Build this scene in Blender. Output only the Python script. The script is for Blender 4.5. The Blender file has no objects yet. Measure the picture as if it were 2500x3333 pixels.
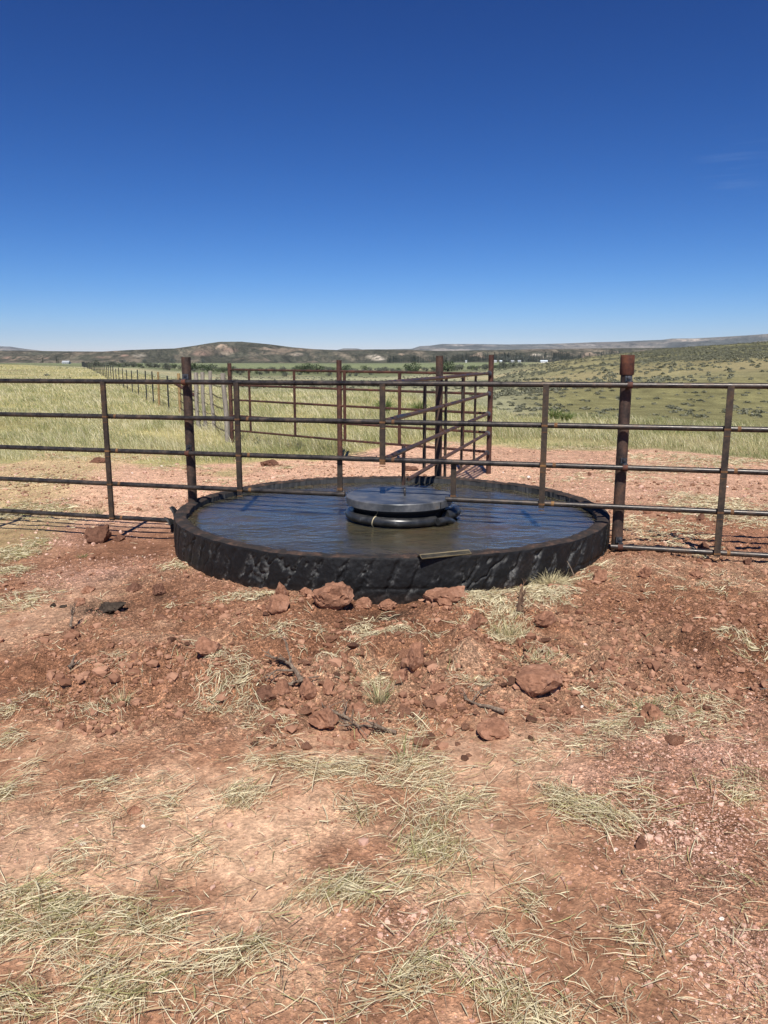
import bpy, math, random
import numpy as np
from mathutils import Vector, Matrix
random.seed(7)
RNG = np.random.default_rng(11)
scene = bpy.context.scene
COL = scene.collection
R = math.radians

# ---------------------------------------------------------------- camera
CAM_H, PITCH, F, CX, CY = 1.55, 0.1909, 2505.0, 1250.0, 1666.5
cd = bpy.data.cameras.new('camera')
cd.sensor_fit = 'VERTICAL'; cd.sensor_height = 36.0
cd.lens = F / 3333.0 * 36.0
cd.clip_start = 0.05; cd.clip_end = 30000
cam = bpy.data.objects.new('camera', cd)
cam.location = (0, 0, CAM_H)
cam.rotation_euler = (math.pi / 2 - PITCH, 0, 0)
COL.objects.link(cam); scene.camera = cam

# ---------------------------------------------------------------- sky and sun
SUN_EL, SUN_AZ = R(54), R(180)          # the sun stands high behind the camera
w = bpy.data.worlds.new("World"); scene.world = w; w.use_nodes = True
nt = w.node_tree
bg = nt.nodes['Background']; bg.inputs['Strength'].default_value = 0.085
sky = nt.nodes.new('ShaderNodeTexSky'); sky.sky_type = 'NISHITA'; sky.sun_disc = False
sky.sun_elevation = SUN_EL; sky.sun_rotation = SUN_AZ
sky.altitude = 2200; sky.air_density = 1.0; sky.dust_density = 0.3; sky.ozone_density = 3.0
# deepen the clear high-altitude blue: one power and gain per channel on the sky's own colour
SKY_S = 0.085
sp = nt.nodes.new('ShaderNodeSeparateColor'); cb = nt.nodes.new('ShaderNodeCombineColor'); nt.links.new(sky.outputs[0], sp.inputs[0])
for i_, (pw, gn) in enumerate(((2.25, 1.45), (1.62, 1.0), (1.35, 1.16))):
    m1 = nt.nodes.new('ShaderNodeMath'); m1.operation = 'MULTIPLY'; m1.inputs[1].default_value = SKY_S
    m2 = nt.nodes.new('ShaderNodeMath'); m2.operation = 'POWER'; m2.inputs[1].default_value = pw
    m3 = nt.nodes.new('ShaderNodeMath'); m3.operation = 'MULTIPLY'; m3.inputs[1].default_value = gn / SKY_S
    nt.links.new(sp.outputs[i_], m1.inputs[0]); nt.links.new(m1.outputs[0], m2.inputs[0]); nt.links.new(m2.outputs[0], m3.inputs[0]); nt.links.new(m3.outputs[0], cb.inputs[i_])
# a faint cirrus wisp low on the right of the sky
tcw = nt.nodes.new('ShaderNodeTexCoord'); mpw = nt.nodes.new('ShaderNodeMapping'); mpw.inputs['Rotation'].default_value = (0, R(4), 0); mpw.inputs['Scale'].default_value = (5, 5, 75)
nt.links.new(tcw.outputs['Generated'], mpw.inputs[0]); nzw = nt.nodes.new('ShaderNodeTexNoise'); nzw.inputs['Scale'].default_value = 1.6; nzw.inputs['Detail'].default_value = 6
nt.links.new(mpw.outputs[0], nzw.inputs['Vector'])
vdw = nt.nodes.new('ShaderNodeVectorMath'); vdw.operation = 'DISTANCE'; vdw.inputs[1].default_value = (.385, .899, .208); nt.links.new(tcw.outputs['Generated'], vdw.inputs[0])
mrw = nt.nodes.new('ShaderNodeMapRange'); mrw.inputs[1].default_value = .05; mrw.inputs[2].default_value = .0; mrw.inputs[3].default_value = 0; mrw.inputs[4].default_value = .10; nt.links.new(vdw.outputs['Value'], mrw.inputs[0])
mrn = nt.nodes.new('ShaderNodeMapRange'); mrn.inputs[1].default_value = .5; mrn.inputs[2].default_value = .72; nt.links.new(nzw.outputs[0], mrn.inputs[0])
mmw = nt.nodes.new('ShaderNodeMath'); mmw.operation = 'MULTIPLY'; nt.links.new(mrw.outputs[0], mmw.inputs[0]); nt.links.new(mrn.outputs[0], mmw.inputs[1])
mxw = nt.nodes.new('ShaderNodeMix'); mxw.data_type = 'RGBA'; nt.links.new(mmw.outputs[0], mxw.inputs[0]); nt.links.new(cb.outputs[0], mxw.inputs[6]); mxw.inputs[7].default_value = (5, 6.5, 8.5, 1)
nt.links.new(mxw.outputs[2], bg.inputs['Color'])
sd = bpy.data.lights.new('sun', 'SUN'); sd.energy = 5.0; sd.angle = R(0.5); sd.color = (1, 0.955, 0.88)
so = bpy.data.objects.new('sun', sd); COL.objects.link(so)
sundir = Vector((math.sin(SUN_AZ) * math.cos(SUN_EL), math.cos(SUN_AZ) * math.cos(SUN_EL), math.sin(SUN_EL)))
so.rotation_euler = sundir.to_track_quat('Z', 'Y').to_euler(); so.location = (0, -10, 20)
vs = scene.view_settings
vs.view_transform = 'Standard'; vs.look = 'None'; vs.gamma = 1.0; vs.exposure = 0.28
scene.render.film_transparent = False
try:
    scene.cycles.max_bounces = 6; scene.cycles.use_denoising = True
except Exception:
    pass

# ---------------------------------------------------------------- noise and picture-to-ground helpers
def _hash(ix, iy, seed):
    ix = ix.astype(np.int64); iy = iy.astype(np.int64)
    h = (ix * 374761393 + iy * 668265263 + seed * 1442695041) & 0xffffffff
    h = ((h ^ (h >> 13)) * 1274126177) & 0xffffffff
    h = (h ^ (h >> 16)) & 0xffffffff
    return h.astype(np.float64) / 4294967295.0
def vnoise(x, y, seed=0):
    x = np.asarray(x, float); y = np.asarray(y, float)
    ix = np.floor(x); iy = np.floor(y); fx = x - ix; fy = y - iy
    u = fx * fx * fx * (fx * (fx * 6 - 15) + 10); v = fy * fy * fy * (fy * (fy * 6 - 15) + 10)
    a = _hash(ix, iy, seed); b = _hash(ix + 1, iy, seed); c = _hash(ix, iy + 1, seed); d = _hash(ix + 1, iy + 1, seed)
    return (a * (1 - u) + b * u) * (1 - v) + (c * (1 - u) + d * u) * v
def fbm(x, y, sc, octv=4, seed=0, gain=0.5):
    """mean 0, about -1..1"""
    x = np.asarray(x, float) / sc; y = np.asarray(y, float) / sc
    s = 0; a = 1; t = 0
    ca, sa = math.cos(.6), math.sin(.6)
    for k in range(octv):
        s = s + a * (vnoise(x, y, seed + k * 17) * 2 - 1); t += a; a *= gain
        x, y = (x * ca - y * sa) * 2.03, (x * sa + y * ca) * 2.03
    return s / t * 1.6
def worley(x, y, sc, seed=0):
    """distance to the nearest feature point, and a random value of that cell"""
    x = np.asarray(x, float) / sc; y = np.asarray(y, float) / sc
    ix = np.floor(x); iy = np.floor(y)
    best = np.full(x.shape, 9.0); idv = np.zeros(x.shape)
    for dx in (-1, 0, 1):
        for dy in (-1, 0, 1):
            cx_ = ix + dx; cy_ = iy + dy
            px_ = cx_ + _hash(cx_, cy_, seed); py_ = cy_ + _hash(cx_, cy_, seed + 5)
            d = (px_ - x) ** 2 + (py_ - y) ** 2
            m = d < best
            best = np.where(m, d, best); idv = np.where(m, _hash(cx_, cy_, seed + 9), idv)
    return np.sqrt(best), idv
def sstep(a, b, x):
    t = np.clip((x - a) / (b - a), 0, 1); return t * t * (3 - 2 * t)
cP, sP = math.cos(PITCH), math.sin(PITCH)
def at(x, y, z=0.0):
    a = (x - CX) / F; b = -(y - CY) / F
    r = (a, cP + b * sP, -sP + b * cP); t = (z - CAM_H) / r[2]
    return (r[0] * t, r[1] * t)
def at_depth(x, y, Y):
    a = (x - CX) / F; b = -(y - CY) / F
    r = (a, cP + b * sP, -sP + b * cP); t = Y / r[1]
    return (r[0] * t, Y, CAM_H + r[2] * t)

TX, TY, TR, RIM = 0.066, 6.705, 1.86, 0.306      # the tank: centre, outer radius, rim height
FY0, FSL = 6.343, -0.2705                       # the front fence runs along y = FY0 + FSL*x
def fence_y(x): return FY0 + FSL * x

# ---------------------------------------------------------------- terrain
HZ = 1182.0
pxc = np.array([-900, 0, 450, 800, 1250, 1600, 1700, 1801, 1922, 2042, 2163, 2284, 2404, 2500, 3400.])
dk = np.array([0, 12, 18, 24, 32, 45, 70, 100, 150, 200, 300, 450, 800, 1300, 1600.])
L0 = [0, 0, 0, .03, .06, .12, .28, .5, .95, 1.1, 1.2, 1.3, 1.5, 1.9, 2.1]
L1 = [0, 0, 0, 0, 0, 0, .05, .15, .25, .2, 0, -.4, .8, 1.9, 2.1]
MID = [0, 0, 0, 0, -.03, -.15, -.7, -1.6, -2.2, -2.4, -2.3, -1.7, .5, 1.9, 2.1]
def hillrow(ys):
    zc = CAM_H + (HZ - ys) / 2600.0 * 200
    r = [0, 0, -.03, -.15, -.6, -.95]
    for d in (70, 100, 150, 200, 300, 450, 800, 1300, 1600):
        if d <= 200:
            t = (d - 45) / 155.0; r.append(-.95 + (zc + .95) * (t ** .85))
        else:
            t = min(1, (d - 200) / 400.0); e = -2.0 if d < 800 else (1.5 if d < 1300 else 3.4)
            r.append(zc * (1 - t) + e * t)
    return r
TAB = np.array([L0, L0, L1, MID, MID, hillrow(1206), hillrow(1191), hillrow(1178), hillrow(1160), hillrow(1150),
                hillrow(1136), hillrow(1127), hillrow(1118), hillrow(1113), hillrow(1080)])
TAB[5][6:9] = [-1.05, -1.15, -.9]
def pxof(X, Y):
    Ys = np.maximum(Y, 0.5 + 0.0 * X)
    return np.clip(CX + 2551 * X / Ys, -900, 3400)
def table(X, Y):
    px = pxof(X, Y); d = np.clip(np.where(Y > 0, Y, 0), 0, 1599)
    i = np.clip(np.searchsorted(pxc, px, side='right') - 1, 0, len(pxc) - 2)
    j = np.clip(np.searchsorted(dk, d, side='right') - 1, 0, len(dk) - 2)
    u = (px - pxc[i]) / (pxc[i + 1] - pxc[i]); v = (d - dk[j]) / (dk[j + 1] - dk[j])
    v = v * v * (3 - 2 * v) * .35 + v * .65
    return (TAB[i, j] * (1 - u) + TAB[i + 1, j] * u) * (1 - v) + (TAB[i, j + 1] * (1 - u) + TAB[i + 1, j + 1] * u) * v

def edge_y(X):
    """where the bare yard behind the fence ends and grass begins"""
    return 13.1 + .5 * np.tanh(X * .4)
# the grass border of the yard, traced on the ground from left to right
_b = [(-900, 1515), (0, 1503), (150, 1492), (320, 1488), (480, 1497), (620, 1522), (760, 1530), (900, 1518), (1010, 1508), (1150, 1478), (1300, 1448), (1500, 1438),
      (1700, 1446), (1900, 1452), (2080, 1472), (2300, 1486), (2500, 1497), (3400, 1530)]
_bx = np.array([p[0] for p in _b], float); _by = np.array([at(p[0], p[1])[1] for p in _b])
def border(X, Y):
    px = pxof(X, Y)
    return np.interp(px, _bx, _by)
def grassmask(X, Y):
    b = border(X, Y) + fbm(X, Y, 1.2, 3, 5) * .8
    m = sstep(-.25, .45, Y - b)
    # the left side of the yard is weedy too
    l = sstep(-3.6, -4.6, X + .35 * fbm(X, Y, .8, 3, 6)) * sstep(7.2, 8.3, Y) * .55
    l2 = sstep(-2.85, -3.35, X + .3 * fbm(X, Y, .6, 3, 8)) * sstep(5.9, 6.6, Y) * sstep(9.3, 8.2, Y) * .5
    return np.clip(m + l + l2, 0, 1)

def rough_zone(X, Y):
    """1 where the soil has been dug and is loose and lumpy"""
    n = fbm(X, Y, .9, 3, 31)
    a = sstep(3.0, 3.5, Y + .25 * n) * sstep(7.5, 5.6, Y) * sstep(-2.6, -1.2, X + .3 * n)
    b = sstep(4.4, 5.2, Y + .3 * n) * sstep(6.8, 5.8, Y)
    c = np.clip(a + b * .7, 0, 1)
    d_ = sstep(1.6, 2.3, X + .3 * n) * sstep(5.0, 5.8, Y) * sstep(9.5, 7.8, Y) * .55
    core = np.exp(-(((X - .1) / 1.3) ** 2 + ((Y - 3.55) / .45) ** 2))
    return np.clip(np.maximum(c * .75 + core * .6, d_), 0, 1)
def zsoil(X, Y, fine=True):
    X = np.asarray(X, float); Y = np.asarray(Y, float)
    z = table(X, Y)
    r = np.hypot(X - TX, Y - TY); ang = np.arctan2(X - TX, -(Y - TY))      # 0 = towards the camera
    z = z - .08 * sstep(-1.2, -2.3, X) * sstep(4.8, 6.5, Y) * sstep(11, 8.5, Y)
    z = z + .07 * sstep(1.2, 2.2, X) * sstep(3.5, 5.3, Y) * sstep(10, 7, Y)
    mound = np.exp(-((r - 2.12) / .33) ** 2) * sstep(1.75, .9, np.abs(ang))
    h = .055 + .045 * np.exp(-((ang - .33) / .28) ** 2) + .05 * np.exp(-((ang + .24) / .16) ** 2) + .03 * np.exp(-((ang - 1.0) / .3) ** 2)
    h = h - .08 * np.exp(-((ang + .05) / .11) ** 2)
    z = z + mound * h
    far = np.clip(1 - Y / 60., 0, 1)
    z = z + .022 * fbm(X, Y, 1.4, 3, 3) * far
    rz = rough_zone(X, Y)
    z = z + .115 * rz * np.exp(-((Y - 3.75) / .55) ** 2) * (.4 + fbm(X, Y, .36, 4, 4))
    z = z - .05 * np.exp(-(((X - .02) / .3) ** 2 + ((Y - 3.02) / .12) ** 2))
    if fine:
        nearm = np.clip(1 - Y / 25., 0, 1)
        z = z + nearm * (.005 + .020 * rz) * fbm(X, Y, .15, 5, 12, .62)
        w1, i1 = worley(X + .02 * fbm(X, Y, .05, 2, 2), Y, .075, 3)
        z = z + nearm * rz * .034 * np.clip(.6 - w1, 0, 1) * (i1 > .45) * (.4 + i1)
        w2, i2 = worley(X, Y, .03, 8); pkz = np.clip(ell(X, Y, PINK) + sstep(7.5, 8.5, Y) * .5, 0, 1)
        z = z + nearm * (.05 + .2 * pkz + rz) * .017 * np.clip(.55 - w2, 0, 1) * (i2 > .4)
        z = z + sstep(30, 60, Y) * sstep(1300, 200, Y) * .16 * fbm(X, Y, 9, 3, 77)
        inside = sstep(TR - .1, TR - .25, r)
        z = z * (1 - inside) + -.1 * inside
    return z
def zat(x, y): return float(zsoil(np.array([x]), np.array([y]))[0])
def on_ground(px, py):
    """ground point seen at a photo pixel"""
    z = 0.0
    for _ in range(6):
        x, y = at(px, py, z); z = zat(x, y)
    return x, y, z

# ---------------------------------------------------------------- mesh helpers
def link(o, parent=None):
    COL.objects.link(o)
    if parent is not None: o.parent = parent
    return o
def tag(o, label=None, cat=None, group=None, kind=None):
    if label: o['label'] = label
    if cat: o['category'] = cat
    if group: o['group'] = group
    if kind: o['kind'] = kind
    return o
def empty(name, loc=(0, 0, 0), rz=0):
    o = bpy.data.objects.new(name, None); o.location = loc; o.rotation_euler = (0, 0, rz); o.empty_display_size = .1
    return link(o)
def mesh_np(name, V, faces, mats, parent=None, smooth=False, color=None, matidx=None, fcolor=None):
    """faces: list of int arrays (n,k)"""
    V = np.asarray(V, np.float32)
    faces = [np.asarray(f, np.int32) for f in faces if len(f)]
    me = bpy.data.meshes.new(name)
    me.vertices.add(len(V)); me.vertices.foreach_set('co', V.ravel())
    nl = sum(f.size for f in faces); npoly = sum(len(f) for f in faces)
    me.loops.add(nl); me.loops.foreach_set('vertex_index', np.concatenate([f.ravel() for f in faces]))
    me.polygons.add(npoly)
    tot = np.concatenate([np.full(len(f), f.shape[1], np.int32) for f in faces])
    st = np.concatenate([[0], np.cumsum(tot)[:-1]]).astype(np.int32)
    me.polygons.foreach_set('loop_start', st)
    try: me.polygons.foreach_set('loop_total', tot)
    except Exception: pass
    if matidx is not None: me.polygons.foreach_set('material_index', np.asarray(matidx, np.int32))
    me.polygons.foreach_set('use_smooth', np.full(npoly, smooth))
    me.update(calc_edges=True)
    if color is not None:
        a = me.color_attributes.new('Col', 'FLOAT_COLOR', 'POINT')
        c = np.ones((len(V), 4), np.float32); c[:, :color.shape[1]] = color
        a.data.foreach_set('color', c.ravel())
    for m in (mats if isinstance(mats, (list, tuple)) else [mats]): me.materials.append(m)
    o = bpy.data.objects.new(name, me)
    return link(o, parent)

class MB:
    def __init__(s): s.v = []; s.f = []; s.m = []; s.n = 0
    def add(s, V, Fs, mi=0):
        s.v.append(np.asarray(V, float)); b = s.n; s.n += len(V)
        for f in Fs: s.f.append(tuple(i + b for i in f)); s.m.append(mi)
    def box(s, c, size, rz=0, mi=0, M=None):
        x, y, z = [k / 2 for k in size]
        V = np.array([[a * x, b * y, d * z] for d in (-1, 1) for b in (-1, 1) for a in (-1, 1)], float)
        if M is not None: V = V @ np.array(M.to_3x3()).T
        elif rz:
            c_, s_ = math.cos(rz), math.sin(rz); V = V @ np.array([[c_, -s_, 0], [s_, c_, 0], [0, 0, 1]]).T
        V = V + np.array(c)
        s.add(V, [(0, 2, 3, 1), (4, 5, 7, 6), (0, 1, 5, 4), (2, 6, 7, 3), (0, 4, 6, 2), (1, 3, 7, 5)], mi)
    def tube(s, P, rad, n=14, cap=True, mi=0, segm=None, front=None):
        """P: points; rad: radius or list; segm: material per segment; front: only faces towards -y get it"""
        P = [Vector(p) for p in P]; k = len(P)
        rads = [rad] * k if not hasattr(rad, '__len__') else list(rad)
        V = []
        t0 = (P[1] - P[0]).normalized()
        up = Vector((0, 0, 1)) if abs(t0.z) < .9 else Vector((0, 1, 0))
        for i in range(k):
            t = (P[min(i + 1, k - 1)] - P[max(i - 1, 0)]).normalized()
            a = up.cross(t).normalized(); b = t.cross(a)
            for j in range(n):
                q = 2 * math.pi * j / n
                V.append(P[i] + (a * math.cos(q) + b * math.sin(q)) * rads[i])
        Fs = []; ms = []
        for i in range(k - 1):
            for j in range(n):
                j2 = (j + 1) % n
                Fs.append((i * n + j, i * n + j2, (i + 1) * n + j2, (i + 1) * n + j)); ms.append(segm[i] if segm else mi)
        V = np.array([tuple(v) for v in V]); b0 = s.n
        s.v.append(V); s.n += len(V)
        for f, m_ in zip(Fs, ms): s.f.append(tuple(i + b0 for i in f)); s.m.append(m_)
        if cap:
            s.f.append(tuple(b0 + j for j in reversed(range(n)))); s.m.append(mi)
            s.f.append(tuple(b0 + (k - 1) * n + j for j in range(n))); s.m.append(mi)
    def build(s, name, mats, parent=None, smooth=True, bevel=0, angle=40):
        me = bpy.data.meshes.new(name)
        V = np.concatenate(s.v)
        me.from_pydata([tuple(v) for v in V], [], s.f)
        mats = mats if isinstance(mats, (list, tuple)) else [mats]
        for m in mats: me.materials.append(m)
        me.polygons.foreach_set('material_index', s.m)
        me.update()
        if smooth:
            me.polygons.foreach_set('use_smooth', [True] * len(me.polygons))
            try: me.set_sharp_from_angle(angle=R(angle))
            except Exception: pass
        o = bpy.data.objects.new(name, me); link(o, parent)
        if bevel:
            b = o.modifiers.new('bevel', 'BEVEL'); b.width = bevel; b.segments = 2; b.limit_method = 'ANGLE'
        return o

# ---------------------------------------------------------------- materials
def mat(name, build):
    m = bpy.data.materials.new(name); m.use_nodes = True
    n = m.node_tree.nodes; l = m.node_tree.links
    p = n['Principled BSDF']; build(n, l, p); return m
def noise(n, l, scale, detail=4, rough=.55, coord='Object', vec=None, mapscale=None):
    t = n.new('ShaderNodeTexNoise'); t.inputs['Scale'].default_value = scale; t.inputs['Detail'].default_value = detail; t.inputs['Roughness'].default_value = rough
    tc = n.new('ShaderNodeTexCoord')
    if mapscale:
        mp = n.new('ShaderNodeMapping'); mp.inputs['Scale'].default_value = mapscale
        l.new(tc.outputs[coord], mp.inputs[0]); l.new(mp.outputs[0], t.inputs['Vector'])
    else: l.new(tc.outputs[coord], t.inputs['Vector'])
    return t
def ramp(n, l, src, stops):
    r = n.new('ShaderNodeValToRGB'); e = r.color_ramp.elements
    while len(e) < len(stops): e.new(.5)
    for i, (p, c) in enumerate(stops):
        e[i].position = p; e[i].color = (*c, 1) if len(c) == 3 else c
    l.new(src, r.inputs[0]); return r
def mixc(n, l, a, b, fac, mode='MIX'):
    m = n.new('ShaderNodeMix'); m.data_type = 'RGBA'; m.blend_type = mode
    for k, v in ((0, fac), (6, a), (7, b)):
        if hasattr(v, 'links') or hasattr(v, 'is_linked'): l.new(v, m.inputs[k])
        else: m.inputs[k].default_value = v if k == 0 else (*v, 1)
    return m.outputs[2]
def bump(n, l, p, src, strength=.5, dist=.01, prev=None):
    b = n.new('ShaderNodeBump'); b.inputs['Strength'].default_value = strength; b.inputs['Distance'].default_value = dist
    l.new(src, b.inputs['Height'])
    if prev is not None: l.new(prev, b.inputs['Normal'])
    l.new(b.outputs[0], p.inputs['Normal']); return b.outputs[0]

def g_ground(n, l, p):
    a = n.new('ShaderNodeAttribute'); a.attribute_name = 'Col'
    t = noise(n, l, 55, 6, .7); r = ramp(n, l, t.outputs[0], [(.3, (.62, .60, .58)), (.5, (.98, .98, .98)), (.72, (1.4, 1.38, 1.35))])
    c = mixc(n, l, a.outputs['Color'], r.outputs[0], 1.0, 'MULTIPLY')
    t2 = noise(n, l, 7, 5, .6); r2 = ramp(n, l, t2.outputs[0], [(.3, (.8, .78, .77)), (.7, (1.18, 1.18, 1.18))])
    c = mixc(n, l, c, r2.outputs[0], 1.0, 'MULTIPLY')
    l.new(c, p.inputs['Base Color']); p.inputs['Roughness'].default_value = .95; p.inputs['Specular IOR Level'].default_value = .15
    tc = n.new('ShaderNodeTexCoord'); vv = []
    for sc_ in (75, 190):
        v = n.new('ShaderNodeTexVoronoi'); v.inputs['Scale'].default_value = sc_; l.new(tc.outputs['Object'], v.inputs['Vector']); vv.append(v)
        bw = n.new('ShaderNodeSeparateColor'); l.new(v.outputs['Color'], bw.inputs[0])
        rv = ramp(n, l, bw.outputs[0], [(.0, (.70, .67, .65)), (.4, (1.0, 1.0, 1.0)), (.8, (1.18, 1.18, 1.17)), (.97, (1.85, 1.8, 1.74))])
        c = mixc(n, l, c, rv.outputs[0], a.outputs['Alpha'], 'MULTIPLY')
    l.new(c, p.inputs['Base Color'])
    b1 = bump(n, l, p, vv[0].outputs['Distance'], .7, .010)
    b2 = bump(n, l, p, vv[1].outputs['Distance'], .6, .005, b1)
    b3 = bump(n, l, p, t.outputs[0], .8, .010, b2)
    for q in [k for k in n if k.type == 'BUMP']: l.new(a.outputs['Alpha'], q.inputs['Strength'])
M_GROUND = mat('ground_soil', g_ground)

def g_far(n, l, p):
    a = n.new('ShaderNodeAttribute'); a.attribute_name = 'Col'
    t = noise(n, l, .11, 8, .75); r = ramp(n, l, t.outputs[0], [(.38, (.5, .54, .5)), (.47, (.95, .95, .95)), (.64, (1.35, 1.3, 1.27))])
    c = mixc(n, l, a.outputs['Color'], r.outputs[0], 1.0, 'MULTIPLY')
    l.new(c, p.inputs['Base Color']); p.inputs['Roughness'].default_value = 1; p.inputs['Specular IOR Level'].default_value = 0
    bump(n, l, p, t.outputs[0], 1.0, 9)
M_HILL = mat('hill_scrub', g_far)

def attr_mat(name, rough=.8, spec=.2, trans=0.0):
    def b(n, l, p):
        a = n.new('ShaderNodeAttribute'); a.attribute_name = 'Col'
        l.new(a.outputs['Color'], p.inputs['Base Color']); p.inputs['Roughness'].default_value = rough; p.inputs['Specular IOR Level'].default_value = spec
        if trans:
            tr = n.new('ShaderNodeBsdfTranslucent'); l.new(a.outputs['Color'], tr.inputs['Color'])
            mx = n.new('ShaderNodeMixShader'); mx.inputs[0].default_value = trans
            l.new(p.outputs[0], mx.inputs[1]); l.new(tr.outputs[0], mx.inputs[2])
            l.new(mx.outputs[0], n['Material Output'].inputs[0])
    return mat(name, b)
M_STRAW = attr_mat('dry_grass', .6, .3, .2)
M_GRASS = attr_mat('meadow_grass', .6, .25, .3)
M_PEBBLE = attr_mat('pebble', .9, .2)
M_LEAF = attr_mat('leaf', .7, .2, .2)

def steel(name, c0, c1, c2, rough=.5, metal=.35):
    def b(n, l, p):
        t = noise(n, l, 9, 6, .7); t2 = noise(n, l, 60, 4, .6)
        r = ramp(n, l, t.outputs[0], [(.35, c0), (.52, c1), (.72, c2)])
        r2 = ramp(n, l, t2.outputs[0], [(.3, (.7, .7, .7)), (.7, (1.3, 1.25, 1.2))])
        l.new(mixc(n, l, r.outputs[0], r2.outputs[0], 1.0, 'MULTIPLY'), p.inputs['Base Color'])
        rr = ramp(n, l, t.outputs[0], [(.3, (rough - .1,) * 3), (.7, (min(1, rough + .25),) * 3)])
        l.new(rr.outputs[0], p.inputs['Roughness']); p.inputs['Metallic'].default_value = metal
        bump(n, l, p, t2.outputs[0], .25, .002)
    return mat(name, b)
M_RAIL = steel('mill_scale_pipe', (.030, .028, .027), (.062, .055, .050), (.12, .088, .066), .33, .5)
M_BAR = steel('bar_steel', (.030, .025, .021), (.06, .045, .033), (.12, .07, .035), .55, .3)
M_POST = steel('rusty_post', (.028, .022, .019), (.072, .045, .034), (.15, .078, .047), .6, .25)
M_RUST = steel('rust_patch', (.09, .045, .02), (.17, .085, .035), (.30, .17, .065), .8, .1)
M_REDRUST = steel('red_rust', (.045, .018, .013), (.10, .036, .022), (.18, .075, .04), .75, .1)
M_OLDPIPE = steel('weathered_pipe', (.035, .017, .014), (.075, .034, .024), (.15, .07, .045), .6, .2)
M_DIAG = steel('brown_pipe', (.04, .026, .022), (.10, .058, .042), (.19, .11, .08), .45, .3)
M_BOLT = steel('zinc_bolt', (.04, .045, .05), (.10, .11, .125), (.3, .32, .34), .35, .7)
M_TPOST = steel('dark_post', (.014, .018, .018), (.025, .03, .03), (.05, .05, .045), .7, .1)
M_WIRE = steel('fence_wire', (.05, .04, .03), (.08, .065, .05), (.14, .1, .08), .6, .5)

def wood(name, c0, c1, c2):
    def b(n, l, p):
        t = noise(n, l, 14, 6, .7, mapscale=(3, 3, .35)); r = ramp(n, l, t.outputs[0], [(.3, c0), (.5, c1), (.7, c2)])
        l.new(r.outputs[0], p.inputs['Base Color']); p.inputs['Roughness'].default_value = .9
        bump(n, l, p, t.outputs[0], .8, .01)
    return mat(name, b)
M_WOOD = wood('grey_wood', (.10, .085, .07), (.26, .23, .195), (.42, .38, .33))
M_TANWOOD = wood('tan_wood', (.16, .10, .04), (.30, .20, .09), (.4, .28, .14))
M_ROOT = wood('dead_root', (.05, .035, .025), (.17, .12, .085), (.36, .29, .21))
M_STUMP = wood('brown_root', (.04, .02, .012), (.11, .06, .035), (.22, .14, .085))
M_BARK = wood('bark', (.03, .025, .02), (.08, .065, .05), (.14, .12, .10))

def g_rubber(n, l, p):
    t = noise(n, l, 3.2, 6, .7, mapscale=(1, 1, .55)); t2 = noise(n, l, 26, 6, .75)
    r = ramp(n, l, t.outputs[0], [(.42, (.008, .0085, .0095)), (.56, (.016, .016, .017)), (.66, (.05, .048, .046)), (.78, (.10, .085, .07))])
    r2 = ramp(n, l, t2.outputs[0], [(.42, (.8, .8, .8)), (.62, (1.3, 1.3, 1.3)), (.72, (3.2, 3.1, 3.0))])
    l.new(mixc(n, l, r.outputs[0], r2.outputs[0], 1.0, 'MULTIPLY'), p.inputs['Base Color'])
    p.inputs['Roughness'].default_value = .62; p.inputs['Specular IOR Level'].default_value = .4
    b1 = bump(n, l, p, t2.outputs[0], .5, .006); bump(n, l, p, t.outputs[0], .5, .02, b1)
M_RUBBER = mat('torn_rubber', g_rubber)
def g_tyre(n, l, p):
    a = n.new('ShaderNodeAttribute'); a.attribute_name = 'Col'; t2 = noise(n, l, 45, 6, .7)
    r2 = ramp(n, l, t2.outputs[0], [(.35, (.6, .6, .6)), (.55, (1.05, 1.05, 1.05)), (.72, (2.0, 1.95, 1.9))])
    l.new(mixc(n, l, a.outputs['Color'], r2.outputs[0], 1.0, 'MULTIPLY'), p.inputs['Base Color'])
    p.inputs['Roughness'].default_value = .6; p.inputs['Specular IOR Level'].default_value = .35
    bump(n, l, p, t2.outputs[0], .5, .006)
M_TYRE = mat('worn_tyre_rubber', g_tyre)
def g_rim(n, l, p):
    t = noise(n, l, 9, 6, .7); t2 = noise(n, l, 50, 4)
    r = ramp(n, l, t.outputs[0], [(.38, (.012, .011, .010)), (.52, (.032, .021, .016)), (.64, (.085, .048, .032)), (.78, (.15, .095, .068))])
    l.new(r.outputs[0], p.inputs['Base Color']); p.inputs['Roughness'].default_value = .9
    b1 = bump(n, l, p, t2.outputs[0], .7, .01); bump(n, l, p, t.outputs[0], .6, .02, b1)
M_RIM = mat('muddy_rubber_edge', g_rim)
def g_inner(n, l, p):
    t = noise(n, l, 6, 5, .6); r = ramp(n, l, t.outputs[0], [(.35, (.03, .032, .034)), (.7, (.075, .075, .078))])
    l.new(r.outputs[0], p.inputs['Base Color']); p.inputs['Roughness'].default_value = .7
    bump(n, l, p, t.outputs[0], .3, .01)
M_INNER = mat('inner_rubber', g_inner)
def g_water(n, l, p):
    t = noise(n, l, 1.6, 4, .6); r = ramp(n, l, t.outputs[0], [(.33, (.045, .043, .030)), (.55, (.068, .058, .034)), (.74, (.092, .062, .036))])
    l.new(r.outputs[0], p.inputs['Base Color']); p.inputs['Subsurface Weight'].default_value = 1.0; p.inputs['Subsurface Radius'].default_value = (1, .8, .5); p.inputs['Subsurface Scale'].default_value = .2
    p.inputs['Roughness'].default_value = .07; p.inputs['IOR'].default_value = 1.34
    t3 = noise(n, l, 9, 4, .6, mapscale=(.8, 1.2, 1)); bump(n, l, p, t3.outputs[0], .5, .02)
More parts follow.
